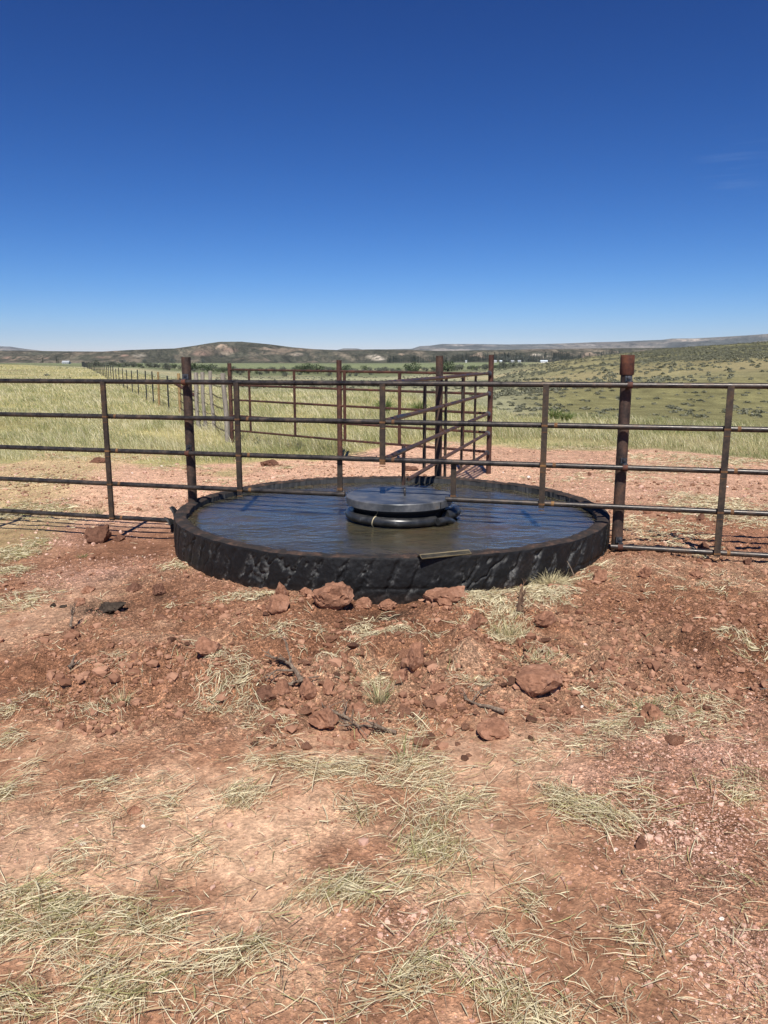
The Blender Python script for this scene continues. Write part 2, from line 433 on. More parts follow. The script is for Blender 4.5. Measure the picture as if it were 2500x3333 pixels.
M_WATER = mat('murky_water', g_water)
def g_lid(n, l, p):
    t = noise(n, l, 5, 6, .65); r = ramp(n, l, t.outputs[0], [(.38, (.060, .067, .076)), (.52, (.12, .126, .136)), (.62, (.19, .19, .19)), (.76, (.22, .17, .12))])
    l.new(r.outputs[0], p.inputs['Base Color']); p.inputs['Metallic'].default_value = .35
    rr = ramp(n, l, t.outputs[0], [(.3, (.28,) * 3), (.7, (.5,) * 3)]); l.new(rr.outputs[0], p.inputs['Roughness'])
M_LID = mat('dark_steel_plate', g_lid)
def g_pipe(n, l, p):
    t = noise(n, l, 14, 6, .7); r = ramp(n, l, t.outputs[0], [(.4, (.014, .015, .016)), (.6, (.04, .04, .04)), (.74, (.16, .16, .155))])
    l.new(r.outputs[0], p.inputs['Base Color']); p.inputs['Roughness'].default_value = .3
M_POLY = mat('black_poly_pipe', g_pipe)
def flat(name, c, rough=.8, metal=0):
    def b(n, l, p):
        t = noise(n, l, 20, 4); r = ramp(n, l, t.outputs[0], [(.3, tuple(k * .75 for k in c)), (.7, tuple(min(1, k * 1.25) for k in c))])
        l.new(r.outputs[0], p.inputs['Base Color']); p.inputs['Roughness'].default_value = rough; p.inputs['Metallic'].default_value = metal
    return mat(name, b)
M_ROPE = flat('rope', (.5, .42, .26)); M_DRUM = flat('drum_rubber', (.012, .012, .013), .6)
M_BRASS = steel('angle_steel', (.035, .033, .028), (.07, .064, .048), (.15, .125, .075), .5, .4)
M_EDGE = flat('angle_edge', (.17, .135, .07), .6)
M_WHITE = flat('white_wall', (.6, .6, .58)); M_ROOF = flat('grey_roof', (.35, .37, .38)); M_TIN = flat('tin_roof', (.62, .68, .72), .5)

def clodmat(name, a, b_, c):
    def f(n, l, p):
        t = noise(n, l, 12, 7, .7); t2 = noise(n, l, 70, 4, .6)
        r = ramp(n, l, t.outputs[0], [(.3, a), (.52, b_), (.74, c)])
        r2 = ramp(n, l, t2.outputs[0], [(.3, (.75, .73, .72)), (.7, (1.25, 1.25, 1.25))])
        l.new(mixc(n, l, r.outputs[0], r2.outputs[0], 1.0, 'MULTIPLY'), p.inputs['Base Color']); p.inputs['Roughness'].default_value = .95
        p.inputs['Specular IOR Level'].default_value = .15
        b1 = bump(n, l, p, t.outputs[0], .7, .02); bump(n, l, p, t2.outputs[0], .6, .005, b1)
    return mat(name, f)
M_CLOD = clodmat('red_clod', (.17, .082, .05), (.30, .152, .094), (.44, .25, .17))
M_DCLOD = clodmat('dark_clod', (.09, .045, .03), (.16, .08, .052), (.24, .13, .085))
M_BLACK = clodmat('black_soil', (.03, .022, .017), (.055, .042, .032), (.09, .068, .05))
# ---------------------------------------------------------------- ground sheet
def ell(X, Y, lst):
    """soft ellipses given in photo pixels (x, y, rx, ry, weight), laid on the ground"""
    m = np.zeros(np.shape(X))
    for (x, y, rx, ry, wt) in lst:
        c = at(x, y); e = at(x + rx, y); u = at(x, y - ry); d = at(x, y + ry)
        ax = abs(e[0] - c[0]); ay = abs(u[1] - d[1]) / 2; cy_ = (u[1] + d[1]) / 2
        q = ((X - c[0] * cy_ / c[1]) / ax) ** 2 + ((Y - cy_) / ay) ** 2
        m = np.maximum(m, wt * np.exp(-q * 1.1))
    return m
PINK = [(2250, 2480, 330, 150, 1), (2420, 2300, 200, 130, .7), (2300, 2800, 300, 200, .8), (2450, 3100, 250, 250, .6), (2000, 2560, 200, 80, .7),
        (1550, 3120, 120, 70, .8), (1320, 3000, 150, 90, .4), (330, 1850, 220, 60, .8), (200, 1740, 200, 50, .6), (700, 1905, 200, 40, .2)]
CLAY = [(620, 2560, 420, 70, .6), (1150, 2600, 300, 60, .5), (350, 2650, 350, 90, .6), (850, 2760, 380, 130, .8), (1000, 3230, 300, 90, .5), (1300, 2900, 250, 60, .4), (1800, 2760, 300, 60, .4), (500, 3080, 200, 60, .3), (250, 2380, 220, 60, .8), (900, 2830, 190, 110, 1), (560, 2640, 260, 70, .7), (1050, 2700, 160, 60, .7), (300, 2720, 250, 60, .5),
        (1750, 2820, 150, 60, .4), (700, 3200, 150, 80, .35), (150, 2830, 180, 50, .5), (1000, 2430, 160, 40, .4), (1950, 2980, 90, 60, .5)]
DARK = [(1350, 2650, 160, 80, .7), (1120, 2780, 120, 80, .6), (2180, 2100, 320, 120, .6), (2150, 2230, 300, 90, .5), (1850, 2330, 250, 50, .7), (200, 2150, 260, 70, .6),
        (1050, 2340, 260, 70, .6), (600, 2920, 160, 60, .5), (1850, 3050, 160, 100, .35), (430, 1985, 160, 30, .4)]
BLACKS = [(330, 1990, 90, 22, .9), (450, 1915, 30, 12, .6), (360, 1880, 60, 16, .4), (1260, 2010, 90, 16, .7), (1160, 2045, 40, 14, .6), (520, 1960, 60, 12, .5)]
def soil_color(X, Y):
    n1 = fbm(X, Y, 1.1, 4, 41); n2 = fbm(X, Y, .22, 5, 43, .6); n3 = fbm(X, Y, .05, 3, 47)
    base = np.array([.290, .152, .090]); dk_ = np.array([.195, .095, .055]); lt = np.array([.425, .265, .172])
    pink = np.array([.48, .28, .205]); clay = np.array([.66, .44, .285])
    k = lambda m, c, c2: c + (c2 - c) * m[:, None]
    c = np.tile(base, (len(X), 1))
    c = k(sstep(.05, .8, n1 + .5 * n2), c, lt)
    c = k(sstep(.0, -.9, n1 + .6 * n2) * .9, c, dk_)
    c = k(rough_zone(X, Y) * .12 * sstep(7, 6, Y), c, np.array([.215, .100, .057]))
    back = sstep(7.0, 8.3, Y + .3 * n1) ; backp = back * (.95 - .25 * sstep(1.2, 2.5, X))
    pk = np.clip(ell(X, Y, PINK) * (.7 + .6 * n2 + .5 * n1) + 0, 0, 1)
    c = k(np.clip(pk * 1.1, 0, 1) * .85, c, pink)
    cm = np.clip(ell(X, Y, CLAY) * (.75 + 1.0 * n2 + .7 * n1), 0, 1); c = k(cm * .62, c, clay)
    fg = sstep(3.1, 2.6, Y); c = k(fg * .08, c, lt * np.array([1, .98, .93]))
    c = k(np.clip(ell(X, Y, DARK) * (.9 + .5 * n2), 0, 1) * .85, c, np.array([.175, .080, .045]))
    c = k(np.clip(backp, 0, 1) * .9, c, np.array([.66, .42, .29]))
    rr = sstep(1.9, 2.6, X) * sstep(5.6, 6.4, Y) * sstep(9, 7.5, Y)
    c = k(rr * .6, c, np.array([.36, .185, .115]))
    c = k(np.clip(ell(X, Y, BLACKS) * (1 + .8 * n2), 0, 1), c, np.array([.035, .026, .02]))
    v, i = worley(X, Y, .045, 51)
    c = c * (1 + .16 * n3 + .22 * (i - .5))[:, None]
    return c
def ground_color(X, Y):
    c = soil_color(X, Y)
    px = pxof(X, Y)
    g = grassmask(X, Y)
    n = fbm(X, Y, 2.5, 4, 61); nb = fbm(X / 3.0, Y / 8, 1.6, 5, 62)
    meadow = np.array([.36, .32, .15])[None] * (1 + .25 * n)[:, None] + np.array([.03, .03, 0])[None] * nb[:, None]
    c = c + (meadow - c) * g[:, None]
    # beyond the plateau
    crest = np.interp(px, [0, 450, 800, 1500, 1700, 2100, 2500], [240, 90, 46, 44, 25, 21, 18])
    b = sstep(.92, 1.15, Y / crest)
    ng = fbm(X, Y / 2.0, 14, 5, 63); nf = fbm(X, Y / 1.5, 1.6, 5, 64, .65)
    sage = np.array([.25, .25, .15])[None] * (1 + .35 * ng + .25 * nf)[:, None]
    t_ = sstep(.1, .7, fbm(X, Y / 1.3, 22, 4, 65))
    sage = sage + (np.array([.40, .33, .19]) - sage) * (t_ * .55)[:, None]
    rightness = sstep(1600, 1850, px)
    swale = rightness * sstep(75, 50, Y + 8 * ng)
    nm = fbm(X, Y * .8, .9, 4, 67, .65); hillg = np.array([.205, .190, .098])[None] * (1 + .22 * ng + .26 * nf + .2 * nm)[:, None]
    hillg = hillg + (np.array([.31, .26, .14]) - hillg) * (t_ * .5)[:, None]
    dark = sstep(1900, 2200, px) * sstep(95, 140, Y + 25 * ng) * sstep(260, 200, Y)
    hillg = hillg + (np.array([.075, .088, .040]) - hillg) * (dark * (.55 + .4 * nf))[:, None].clip(0, 1)
    hillg = hillg + (np.array([.165, .158, .068])[None] * (1 + .22 * ng + .24 * nf + .24 * nm)[:, None] - hillg) * (swale * .8)[:, None]
    far = sage + (hillg - sage) * rightness[:, None]
    field = sstep(380, 470, Y + 40 * ng) * (1 - rightness)
    fcol = np.array([.155, .178, .090])[None] * (1 + .25 * fbm(X / 6, Y, 60, 3, 66))[:, None]
    far = far + (fcol - far) * field[:, None]
    wet = sstep(210, 260, Y + 25 * ng) * sstep(400, 330, Y) * (1 - rightness)
    far = far + (np.array([.09, .11, .05]) - far) * (wet * .8)[:, None]
    c = c + (far - c) * b[:, None]
    return np.clip(c, .005, .9)
def build_ground():
    a_f = np.arange(-31, 31.01, .125)
    a_l = -31 - np.cumsum(np.geomspace(.2, 12, 40)); a_l = a_l[a_l > -180]
    ang = np.concatenate([a_l[::-1], a_f, -a_l]); ang = R(1) * ang if False else np.radians(ang)
    r = [0.25]
    while r[-1] < 1.2: r.append(r[-1] * 1.03)
    while r[-1] < 12: r.append(r[-1] * 1.0037)
    while r[-1] < 60: r.append(r[-1] * 1.008)
    while r[-1] < 1600: r.append(r[-1] * 1.012)
    r = np.array(r)
    A, Rr = np.meshgrid(ang, r)
    X = (Rr * np.sin(A)).ravel(); Y = (Rr * np.cos(A)).ravel()
    Z = zsoil(X, Y)
    c = ground_color(X, Y); al = np.clip(rough_zone(X, Y) + ell(X, Y, PINK) * .8 + .45 * sstep(7, 8.5, Y) + .36 + .22 * fbm(X, Y, .5, 3, 99), .08, 1); c = np.concatenate([c, al[:, None]], 1)
    na, nr = len(ang), len(r)
    i = np.arange(nr - 1)[:, None] * na + np.arange(na - 1)[None]
    q = np.stack([i, i + 1, i + na + 1, i + na], -1).reshape(-1, 4)
    # close the ring behind the camera and the hole under it
    j = np.arange(nr - 1) * na
    q2 = np.stack([j + na - 1, j, j + na, j + 2 * na - 1], -1)
    V = np.stack([X, Y, Z], 1)
    V = np.concatenate([V, [[0, 0, 0]]]); c = np.concatenate([c, [[.28, .12, .07, .2]]])
    k = np.arange(na); tri = np.stack([np.full(na, len(V) - 1), np.roll(k, -1), k], 1)
    q = q[:, ::-1]; q2 = q2[:, ::-1]
    o = mesh_np('ground', V, [q, q2, tri[:, ::-1]], M_GROUND, smooth=True, color=c)
    tag(o, kind='structure')
build_ground()

# ---------------------------------------------------------------- hills
HILLZ = {}
def hill_z(name, p, Y):
    px, Yv, Z = HILLZ[name]; return float(Z[min(len(Yv) - 1, int(np.searchsorted(Yv, Y))), min(len(px) - 1, int(np.searchsorted(px, p)))])
def hill_range(name, sky, d0, d1, dc, px0, px1, seed, cols, gully, tag_trees=None, scars=(), foot=2.0):
    xs, ys = zip(*sky); na = int((px1 - px0) / 4); nr = 150
    px = np.linspace(px0, px1, na); Yv = np.concatenate([np.linspace(d0, dc, 110), np.linspace(dc, d1, 41)[1:]])
    PX, YY = np.meshgrid(px, Yv); X = (PX - CX) / 2551 * YY
    zc = CAM_H + (HZ - np.interp(PX, xs, ys)) / 2600.0 * dc
    t = np.where(YY < dc, (YY - d0) / (dc - d0), 1 - .6 * (YY - dc) / (d1 - dc))
    s = dc / 1900.0
    rg = 1 - np.abs(fbm(X + 60 * s * fbm(X, YY, 300 * s, 3, seed + 3), YY / 2.2, 130 * s, 5, seed, .55))
    n = fbm(X, YY, 420 * s, 5, seed + 9)
    prof = np.clip(t, 0, 1) ** np.clip(.95 + .6 * fbm(X, YY * 0, 500 * s, 2, seed + 1), .45, 1.6)
    env = np.clip(4 * t * (1 - t), 0, 1)
    h = (zc - foot)
    Z = foot + h * prof + h * env * (gully * (rg - .72) + .16 * n)
    Z = np.where(YY < dc, np.minimum(Z, foot + (zc - foot) * np.clip(YY / dc, 0, 1) * (.985 + .012 * n)), Z)
    X_, Y_, Z_ = X.ravel(), YY.ravel(), Z.ravel()
    scr, brown, tan = [np.array(k) for k in cols]
    m1 = sstep(-.15, .45, fbm(X_, Y_ / 2, 150 * s, 5, seed + 21, .6) + .7 * (rg.ravel() - .75))
    m2 = sstep(.42, .72, fbm(X_, Y_ / 1.6, 110 * s, 5, seed + 23, .6) + .45 * (rg.ravel() - .7)) * env.ravel()
    c = scr + (brown - scr) * m1[:, None]; c = c + (tan - c) * m2[:, None]
    ypx = HZ - (Z_ - CAM_H) * 2600 / Y_
    for (sx, sy, rx, ry, col, wt) in scars:
        wt *= .78
        q = ((PX.ravel() - sx) / rx) ** 2 + ((ypx - sy) / ry) ** 2
        mm = np.clip(np.exp(-q * q) * wt * (.75 + .7 * fbm(X_, Y_ / 2, 60 * s, 4, seed + 31) + .9 * fbm(X_ + 1.6 * Z_, Z_ * .5, 22 * s, 4, seed + 33)), 0, 1)
        c = c + (np.array(col) - c) * mm[:, None]
    rill = fbm(X_ + 1.6 * Z_, Z_ * .45, 24 * s, 4, seed + 51, .6); c = c + (brown * 1.25 - c) * (sstep(.1, .55, rill) * .55 * env.ravel())[:, None]
    dots = fbm(X_, Y_ / 3, 9 * s, 3, seed + 41, .75)
    c = c + (np.array(scr) * .62 - c) * (sstep(.05, .5, dots) * .75 * (1 - .7 * m2))[:, None]
    c = c * (1 + .22 * fbm(X_, Y_ / 2, 45 * s, 3, seed + 43))[:, None]
    V = np.stack([X_, Y_, Z_], 1)
    i = np.arange(len(Yv) - 1)[:, None] * na + np.arange(na - 1)[None]
    q = np.stack([i, i + 1, i + na + 1, i + na], -1).reshape(-1, 4)
    o = mesh_np(name, V, [q], M_HILL, smooth=True, color=np.clip(c, .01, .9))
    HILLZ[name] = (px, Yv, Z)
    return tag(o, kind='structure')
SKY_A = [(-800, 1120), (-300, 1136), (0, 1141), (60, 1141), (211, 1143), (337, 1144), (422, 1139), (506, 1136), (570, 1134), (633, 1125.5), (681, 1117.5), (717, 1112.5), (789, 1112),
         (843, 1117), (884, 1121), (952, 1130), (1020, 1136), (1106, 1139.5), (1200, 1137), (1276, 1137), (1344, 1139), (1430, 1142), (1600, 1139), (1760, 1136), (1900, 1134),
         (2030, 1133), (2500, 1128), (3400, 1110)]
WHT = (.62, .55, .44); PK = (.42, .29, .22)
scarsA = [(1215, 1163, 42, 9, WHT, 1.5), (1180, 1166, 40, 6, (.4, .34, .24), .9), (455, 1157, 22, 5, WHT, 1.1), (405, 1157, 20, 4, PK, 1.0), (135, 1167, 42, 7, PK, 1.0), (50, 1166, 35, 7, PK, 1.0),
          (655, 1147, 42, 11, PK, .8), (745, 1140, 30, 9, PK, .7), (735, 1150, 22, 5, (.5, .4, .3), .9), (965, 1153, 22, 5, (.5, .42, .33), 1.0), (1745, 1154, 22, 4, WHT, 1.2), (1780, 1160, 20, 3, WHT, 1.0),
          (340, 1163, 30, 4, PK, .6), (900, 1150, 45, 6, (.33, .27, .2), .7), (1860, 1150, 60, 7, (.33, .26, .18), .8), (2100, 1142, 40, 5, (.4, .32, .24), .8), (1090, 1152, 50, 5, (.28, .23, .16), .6),
          (1600, 1148, 60, 6, (.26, .22, .15), .6)]
hill_range('hills', SKY_A, 1310, 2500, 1900, -850, 3350, 101, [(.105, .105, .075), (.25, .21, .155), (.44, .34, .25)], .9, scars=scarsA)
SKY_B = [(-900, 1105), (-100, 1126), (0, 1127), (38, 1128), (84, 1135), (135, 1141), (200, 1149), (600, 1150), (1060, 1150), (1090, 1141), (1118, 1134), (1163, 1134), (1182, 1138), (1260, 1137),
         (1340, 1135), (1366, 1126.5), (1403, 1124.5), (1425, 1121), (1439, 1119.5), (1525, 1119.5), (1650, 1121), (1771, 1119.5), (1850, 1117), (1922, 1114), (2010, 1112), (2073, 1109),
         (2150, 1106), (2181, 1102), (2253, 1101.5), (2344, 1096.5), (2420, 1092), (2500, 1086), (3300, 1060)]
scarsB = [(1480, 1123, 60, 3.5, (.5, .45, .4), 1.0), (1620, 1125, 60, 3, (.45, .4, .36), .8), (1760, 1127, 60, 3, (.45, .42, .38), .8), (1405, 1129, 50, 4, (.3, .27, .25), .7), (2230, 1106, 60, 4, (.5, .42, .34), 1.1),
          (1930, 1122, 50, 3, (.5, .46, .42), .9), (2150, 1118, 120, 5, (.22, .2, .17), .6), (20, 1134, 60, 5, (.2, .19, .2), .8)]
hill_range('distant_mesa', SKY_B, 3200, 7600, 6000, -900, 3300, 202, [(.13, .14, .13), (.24, .22, .19), (.36, .32, .28)], .3, scars=scarsB, foot=5)

# ---------------------------------------------------------------- stock tank cut from a giant tyre
def build_tank():
    tank = empty('stock_tank', (TX, TY, 0))
    tag(tank, 'low round stock tank made from a cut giant black tyre, full of water', 'stock tank')
    NT = 2200
    th = np.linspace(0, 2 * np.pi, NT, endpoint=False)
    ca, sa = np.cos(th), np.sin(th)
    def rimz(t):
        X = t * 1.86
        n = fbm(np.cos(t) * 1.9, np.sin(t) * 1.9, .09, 3, 301) ; n2 = fbm(np.cos(t) * 1.9, np.sin(t) * 1.9, .6, 2, 305)
        return RIM + .004 * n + .006 * n2
    # outer wall with slanted worn lugs
    nz = 64; zz = np.linspace(-.25, 1, nz)
    T, K = np.meshgrid(th, zz)
    zr = rimz(th)[None]; Z = np.where(K < 0, K * .8, K * zr)
    U = T * 1.86
    per = 2 * np.pi * 1.86
    def cyc(fn):  # periodic along the wall
        wv = sstep(per - 1.0, per, U); return fn(U) * (1 - wv) + fn(U - per) * wv
    gz = sstep(.02, .3, K) * sstep(1.0, .86, K)
    # slanted lug grooves, worn and torn to different depths
    saw = np.mod((U - Z * .42 + .03 * cyc(lambda u: fbm(u, Z, .25, 3, 311)) + .012 * cyc(lambda u: fbm(u, Z, .05, 3, 312))) / (per / 68), 1.0)
    keep_g = cyc(lambda u: fbm(u - .42 * Z, Z * .5, .3, 3, 333))
    groove = np.exp(-((saw - .5) / .09) ** 2) * sstep(-.7, .1, keep_g)
    tear = sstep(.12, .42, cyc(lambda u: fbm((u - .42 * Z) * 2.2, Z * 1.0, .16, 5, 320, .65))) * np.exp(-((saw - .45) / .22) ** 2)
    crack = sstep(.86, .98, cyc(lambda u: 1 - np.abs(fbm(u - .5 * Z, Z * .6, .22, 4, 340, .6)))) * sstep(-.1, .5, cyc(lambda u: fbm(u, Z, .5, 2, 341)))
    fine = cyc(lambda u: fbm(u, Z, .035, 4, 342, .65)); midn = cyc(lambda u: fbm(u, Z, .2, 3, 343))
    hline = np.exp(-((Z - .10) / .012) ** 2) * sstep(0, .5, cyc(lambda u: fbm(u, Z * .1, .8, 2, 345)))
    d = -.011 * groove * gz - .013 * tear * gz * (.5 + .9 * fine) - .012 * crack * gz + .0022 * fine + .003 * midn - .006 * hline
    Rr = TR + d - .003 * sstep(.96, 1.0, K) + .008 * np.sin(K * 3)
    V = np.stack([Rr * ca[None], Rr * sa[None], Z], -1).reshape(-1, 3)
    ii = np.arange(nz - 1)[:, None] * NT + np.arange(NT)[None]; jj = np.arange(nz - 1)[:, None] * NT + (np.arange(NT) + 1)[None] % NT
    q = np.stack([ii, jj, jj + NT, ii + NT], -1).reshape(-1, 4)
    scuff = np.clip(.85 * tear * (.5 + .7 * fine) + .35 * crack + .25 * np.exp(-((saw - .62) / .05) ** 2) * sstep(-.2, .5, keep_g) * (fine > 0), 0, 1) * gz
    dust = np.clip(sstep(.32, .0, K) * .45 * (1 + fine) + .25 * sstep(.45, .9, cyc(lambda u: fbm(u, Z, .5, 4, 346))), 0, 1)
    hf = cyc(lambda u: fbm(u - .3 * Z, Z, .014, 3, 350, .7)); scuff = np.clip(scuff * (.45 + 1.3 * sstep(-.1, .5, hf)), 0, 1)
    cc = np.array([.0068, .0070, .0076])[None, None] * (1 + .35 * fine[..., None])
    cc = cc + (np.array([.13, .128, .122]) - cc) * (scuff * .85)[..., None]; cc = cc + (np.array([.10, .062, .045]) - cc) * (dust * .45)[..., None]
    mesh_np('tyre_wall', V, [q], M_TYRE, tank, smooth=True, color=np.clip(cc, .004, .5).reshape(-1, 3))
    # rim top: cut edge covered with dried mud
    Rtop = Rr[-1]
    prof = [(0, 0), (.15, .004), (.4, .008), (.7, .006), (.93, .002), (1.0, -.006)]
    rings = []
    thick = .105 + .012 * fbm(ca * 1.9, sa * 1.9, .25, 4, 350) + .004 * fbm(ca * 1.9, sa * 1.9, .03, 2, 351)
    for f_, dz in prof:
        rr = Rtop - f_ * thick
        zz_ = rimz(th) + dz + .007 * np.clip(fbm(rr * ca, rr * sa, .045, 4, 352, .6), -.4, 2) * (0 < f_ < 1)
        rings.append(np.stack([rr * ca, rr * sa, zz_], 1))
    n1 = len(rings)
    V = np.concatenate(rings); k = np.arange(NT); k2 = (k + 1) % NT
    q = np.concatenate([np.stack([a * NT + k, a * NT + k2, (a + 1) * NT + k2, (a + 1) * NT + k], 1) for a in range(n1 - 1)])
    mesh_np('rim', V, [q], M_RIM, tank, smooth=True)
    # inner wall
    rin = Rtop - thick
    rings = []
    for z_ in (rimz(th) - .006, RIM - .03 + 0 * th, .2 + 0 * th, .05 + 0 * th):
        rr = rin + .01 * (RIM - z_) / .1 + .004 * fbm(ca * 2, sa * 2, .12, 3, 360)
        rings.append(np.stack([rr * ca, rr * sa, z_], 1))
    V = np.concatenate(rings)
    q = np.concatenate([np.stack([a * NT + k, a * NT + k2, (a + 1) * NT + k2, (a + 1) * NT + k], 1) for a in range(3)])
    mesh_np('inner_wall', V, [q], M_INNER, tank, smooth=True)
    # torn flap at the left end
    for (dx, dy, z0, h_, w_, tw) in [(-1.87, -.1, .2, .12, .10, .3), (-1.885, -.02, .17, .12, .09, -.5), (-1.87, -.2, .12, .12, .08, .8), (-1.88, -.27, .2, .06, .07, .2)]:
        m = MB(); V = []; n = 5
        for i in range(n):
            f_ = i / (n - 1); ww = w_ * (1 - .55 * f_) * (1 + .2 * random.uniform(-1, 1)); bend = -.05 * f_ ** 2
            for s_ in (-1, 1):
                for t_ in (-1, 1):
                    V.append((dx + bend + t_ * .008 + s_ * ww * .5 * math.sin(tw), dy + s_ * ww * .5 * math.cos(tw) + random.uniform(-.006, .006), z0 + h_ * f_ + random.uniform(-.006, .006)))
        Fs = [(0, 1, 3, 2)]
        for i in range(n - 1):
            a = i * 4; b = a + 4
            Fs += [(a, b, b + 1, a + 1), (a + 1, b + 1, b + 3, a + 3), (a + 3, b + 3, b + 2, a + 2), (a + 2, b + 2, b, a)]
        Fs.append(tuple((n - 1) * 4 + i for i in (0, 2, 3, 1)))
        m.add(V, Fs); m.build('torn_flap', M_RUBBER, tank)
    # water
    rr = np.concatenate([[0], np.linspace(.02, 1.765, 160)]); tt = np.linspace(0, 2 * np.pi, 420, endpoint=False)
    A, B = np.meshgrid(tt, rr[1:]); X = B * np.cos(A); Y = B * np.sin(A)
    Zw = .256 +   .0044 * fbm(X + .3 * Y, Y * 1.7, .34, 4, 401, .48) + .0008 * np.sin(18 * Y + 6 * X + 3 * fbm(X, Y, .8, 3, 403)) * (.5 + .5 * fbm(X, Y, .6, 2, 404))
    V = np.concatenate([[[0, 0, .256]], np.stack([X, Y, Zw], -1).reshape(-1, 3)])
    n = len(tt); k = np.arange(n); k2 = (k + 1) % n
    tri = np.stack([np.zeros(n, int), 1 + k, 1 + k2], 1)
    q = np.concatenate([np.stack([1 + a * n + k, 1 + (a + 1) * n + k, 1 + (a + 1) * n + k2, 1 + a * n + k2], 1) for a in range(len(rr) - 2)])
    o = mesh_np('water', V, [tri, q], M_WATER, smooth=True); o.location = (TX, TY, 0)
    tag(o, kind='structure')
    # angle iron on the near rim
    P0 = Vector(at(1365, 1806, RIM + .03) + (RIM + .02,)); P1 = Vector(at(1527, 1790, RIM + .03) + (RIM + .02,))
    a = empty('angle_iron', P0.lerp(P1, .5)); tag(a, 'short steel angle with yellowish rusty edges lying on the near tank rim', 'angle iron')
    L = (P1 - P0).length; ex = (P1 - P0).normalized(); ey = Vector((0, 0, 1)).cross(ex).normalized()
    M = Matrix((ex, ey, Vector((0, 0, 1)))).transposed()
    for nm, (yy, zz_), tilt in (('near_flange', (-.018, 0), 24), ('far_flange', (.018, 0), -30)):
        m = MB(); MM = M @ Matrix.Rotation(R(tilt), 3, 'X')
        m.box((0, 0, 0), (L, .042, .005), M=MM)
        for s_ in (-1, 1): m.box(tuple(MM @ Vector((0, s_ * .0205, .0005))), (L * .99, .003, .0062), M=MM, mi=1)
        for s_ in (-1, 1): m.box(tuple(MM @ Vector((s_ * (L / 2 - .002), 0, .0005))), (.003, .04, .0066), M=MM, mi=1)
        off = M @ Vector((0, yy * .9, 0))
        m.tube([tuple(MM @ Vector((L * .44, 0, .002))), tuple(MM @ Vector((L * .44, 0, .004)))], .005, 10, mi=0)
        o = m.build(nm, [M_BRASS, M_EDGE], a, smooth=False); o.location = off
build_tank()

# ---------------------------------------------------------------- float with its steel lid
def build_float():
    LX, LY, LZ, LR = .13, 6.42, .455, .446
    f_ = empty('float_cover', (LX, LY, 0)); tag(f_, 'round float cover with dark steel lid and black pipe ring in the tank', 'float cover')
    n = 96
    def lathe(name, prof, m_, parent, nn=n, smooth=True, cx=0, cy=0, wob=0):
        V = []; Fs = []
        for i, (r, z) in enumerate(prof):
            for j in range(nn):
                q = 2 * math.pi * j / nn; rr = r * (1 + wob * math.sin(q * 3 + 1) + wob * .6 * math.sin(q * 7))
                V.append((cx + rr * math.cos(q), cy + rr * math.sin(q), z))
        for i in range(len(prof) - 1):
            for j in range(nn):
                j2 = (j + 1) % nn; Fs.append((i * nn + j, i * nn + j2, (i + 1) * nn + j2, (i + 1) * nn + j))
        mb = MB(); mb.add(V, Fs); return mb
    mb = lathe('lid', [(.002, LZ + .002), (.2, LZ + .004), (.43, LZ + .002), (LR - .002, LZ + .001), (LR, LZ - .001), (LR + .002, LZ - .004), (LR + .001, LZ - .06), (LR - .006, LZ - .063), (LR - .012, LZ - .05), (.3, LZ - .03)], M_LID, f_)
    lid = mb.build('lid', M_LID, f_, angle=30)
    m = MB(); hx = .045; hy = -.02
    m.tube([(hx, hy - .028, LZ - .002), (hx, hy - .028, LZ + .05), (hx, hy - .022, LZ + .056), (hx, hy + .05, LZ + .056), (hx, hy + .056, LZ + .05), (hx, hy + .056, LZ - .002)], .008, 10)
    o = m.build('handle', M_RAIL, lid)
    m = MB(); q = -.75
    m.box((LR * math.cos(q) * 1.003, LR * math.sin(q) * 1.003, LZ - .033), (.006, .008, .05), rz=q); m.build('weld_seam', M_BOLT, lid, smooth=False)
    mb = lathe('drum', [(.40, LZ - .04), (.405, LZ - .08), (.39, LZ - .10), (.375, LZ - .12), (.37, .2)], M_DRUM, f_); mb.build('drum', M_DRUM, f_)
    # pipe ring: a hoop of black pipe whose ends meet in an elbow on the right
    def ring(name, R_, r_, z_, a0, a1, m_, cx=0, cy=0):
        P = []
        for i in range(101):
            q = R(a0 + (a1 - a0) * i / 100); P.append((cx + R_ * math.cos(q), cy + R_ * math.sin(q), z_ + .004 * math.sin(2 * q)))
        mb = MB(); mb.tube(P, r_, 20); return mb.build(name, m_, f_)
    ring('pipe_ring', .422, .038, .303, -25, 312, M_POLY)
    ring('lower_ring', .40, .035, .235, 0, 360, M_DRUM)
    mb = MB(); mb.tube([(.418 * math.cos(R(-25)), .418 * math.sin(R(-25)), .315), (.44, -.12, .32), (.47, -.06, .325), (.465, .02, .31), (.44, .05, .26), (.42, .06, .2)], .046, 18)
    mb.build('elbow', M_POLY, f_)
    mb = MB(); mb.tube([(.30, -.37, .30), (.37, -.30, .30), (.42, -.2, .27), (.45, -.12, .235)], .03, 14); mb.build('hose_end', M_POLY, f_)
    q = R(-119)
    for k, (Rr, z_, r_) in enumerate([(.422, .303, .042)]):
        mb = MB(); P = []
        for i in range(25):
            a = 2 * math.pi * i / 24; P.append(((Rr + r_ * math.cos(a)) * math.cos(q + .02 * math.sin(a)), (Rr + r_ * math.cos(a)) * math.sin(q + .02 * math.sin(a)), z_ + r_ * math.sin(a)))
        mb.tube(P, .004, 8, cap=False)
        mb.tube([(.4 * math.cos(q), .4 * math.sin(q), .35), (.405 * math.cos(q + .05), .405 * math.sin(q + .05), .38), (.40 * math.cos(q - .05), .4 * math.sin(q - .05), .40)], .004, 6)
        mb.build('rope_tie', M_ROPE, f_)
build_float()

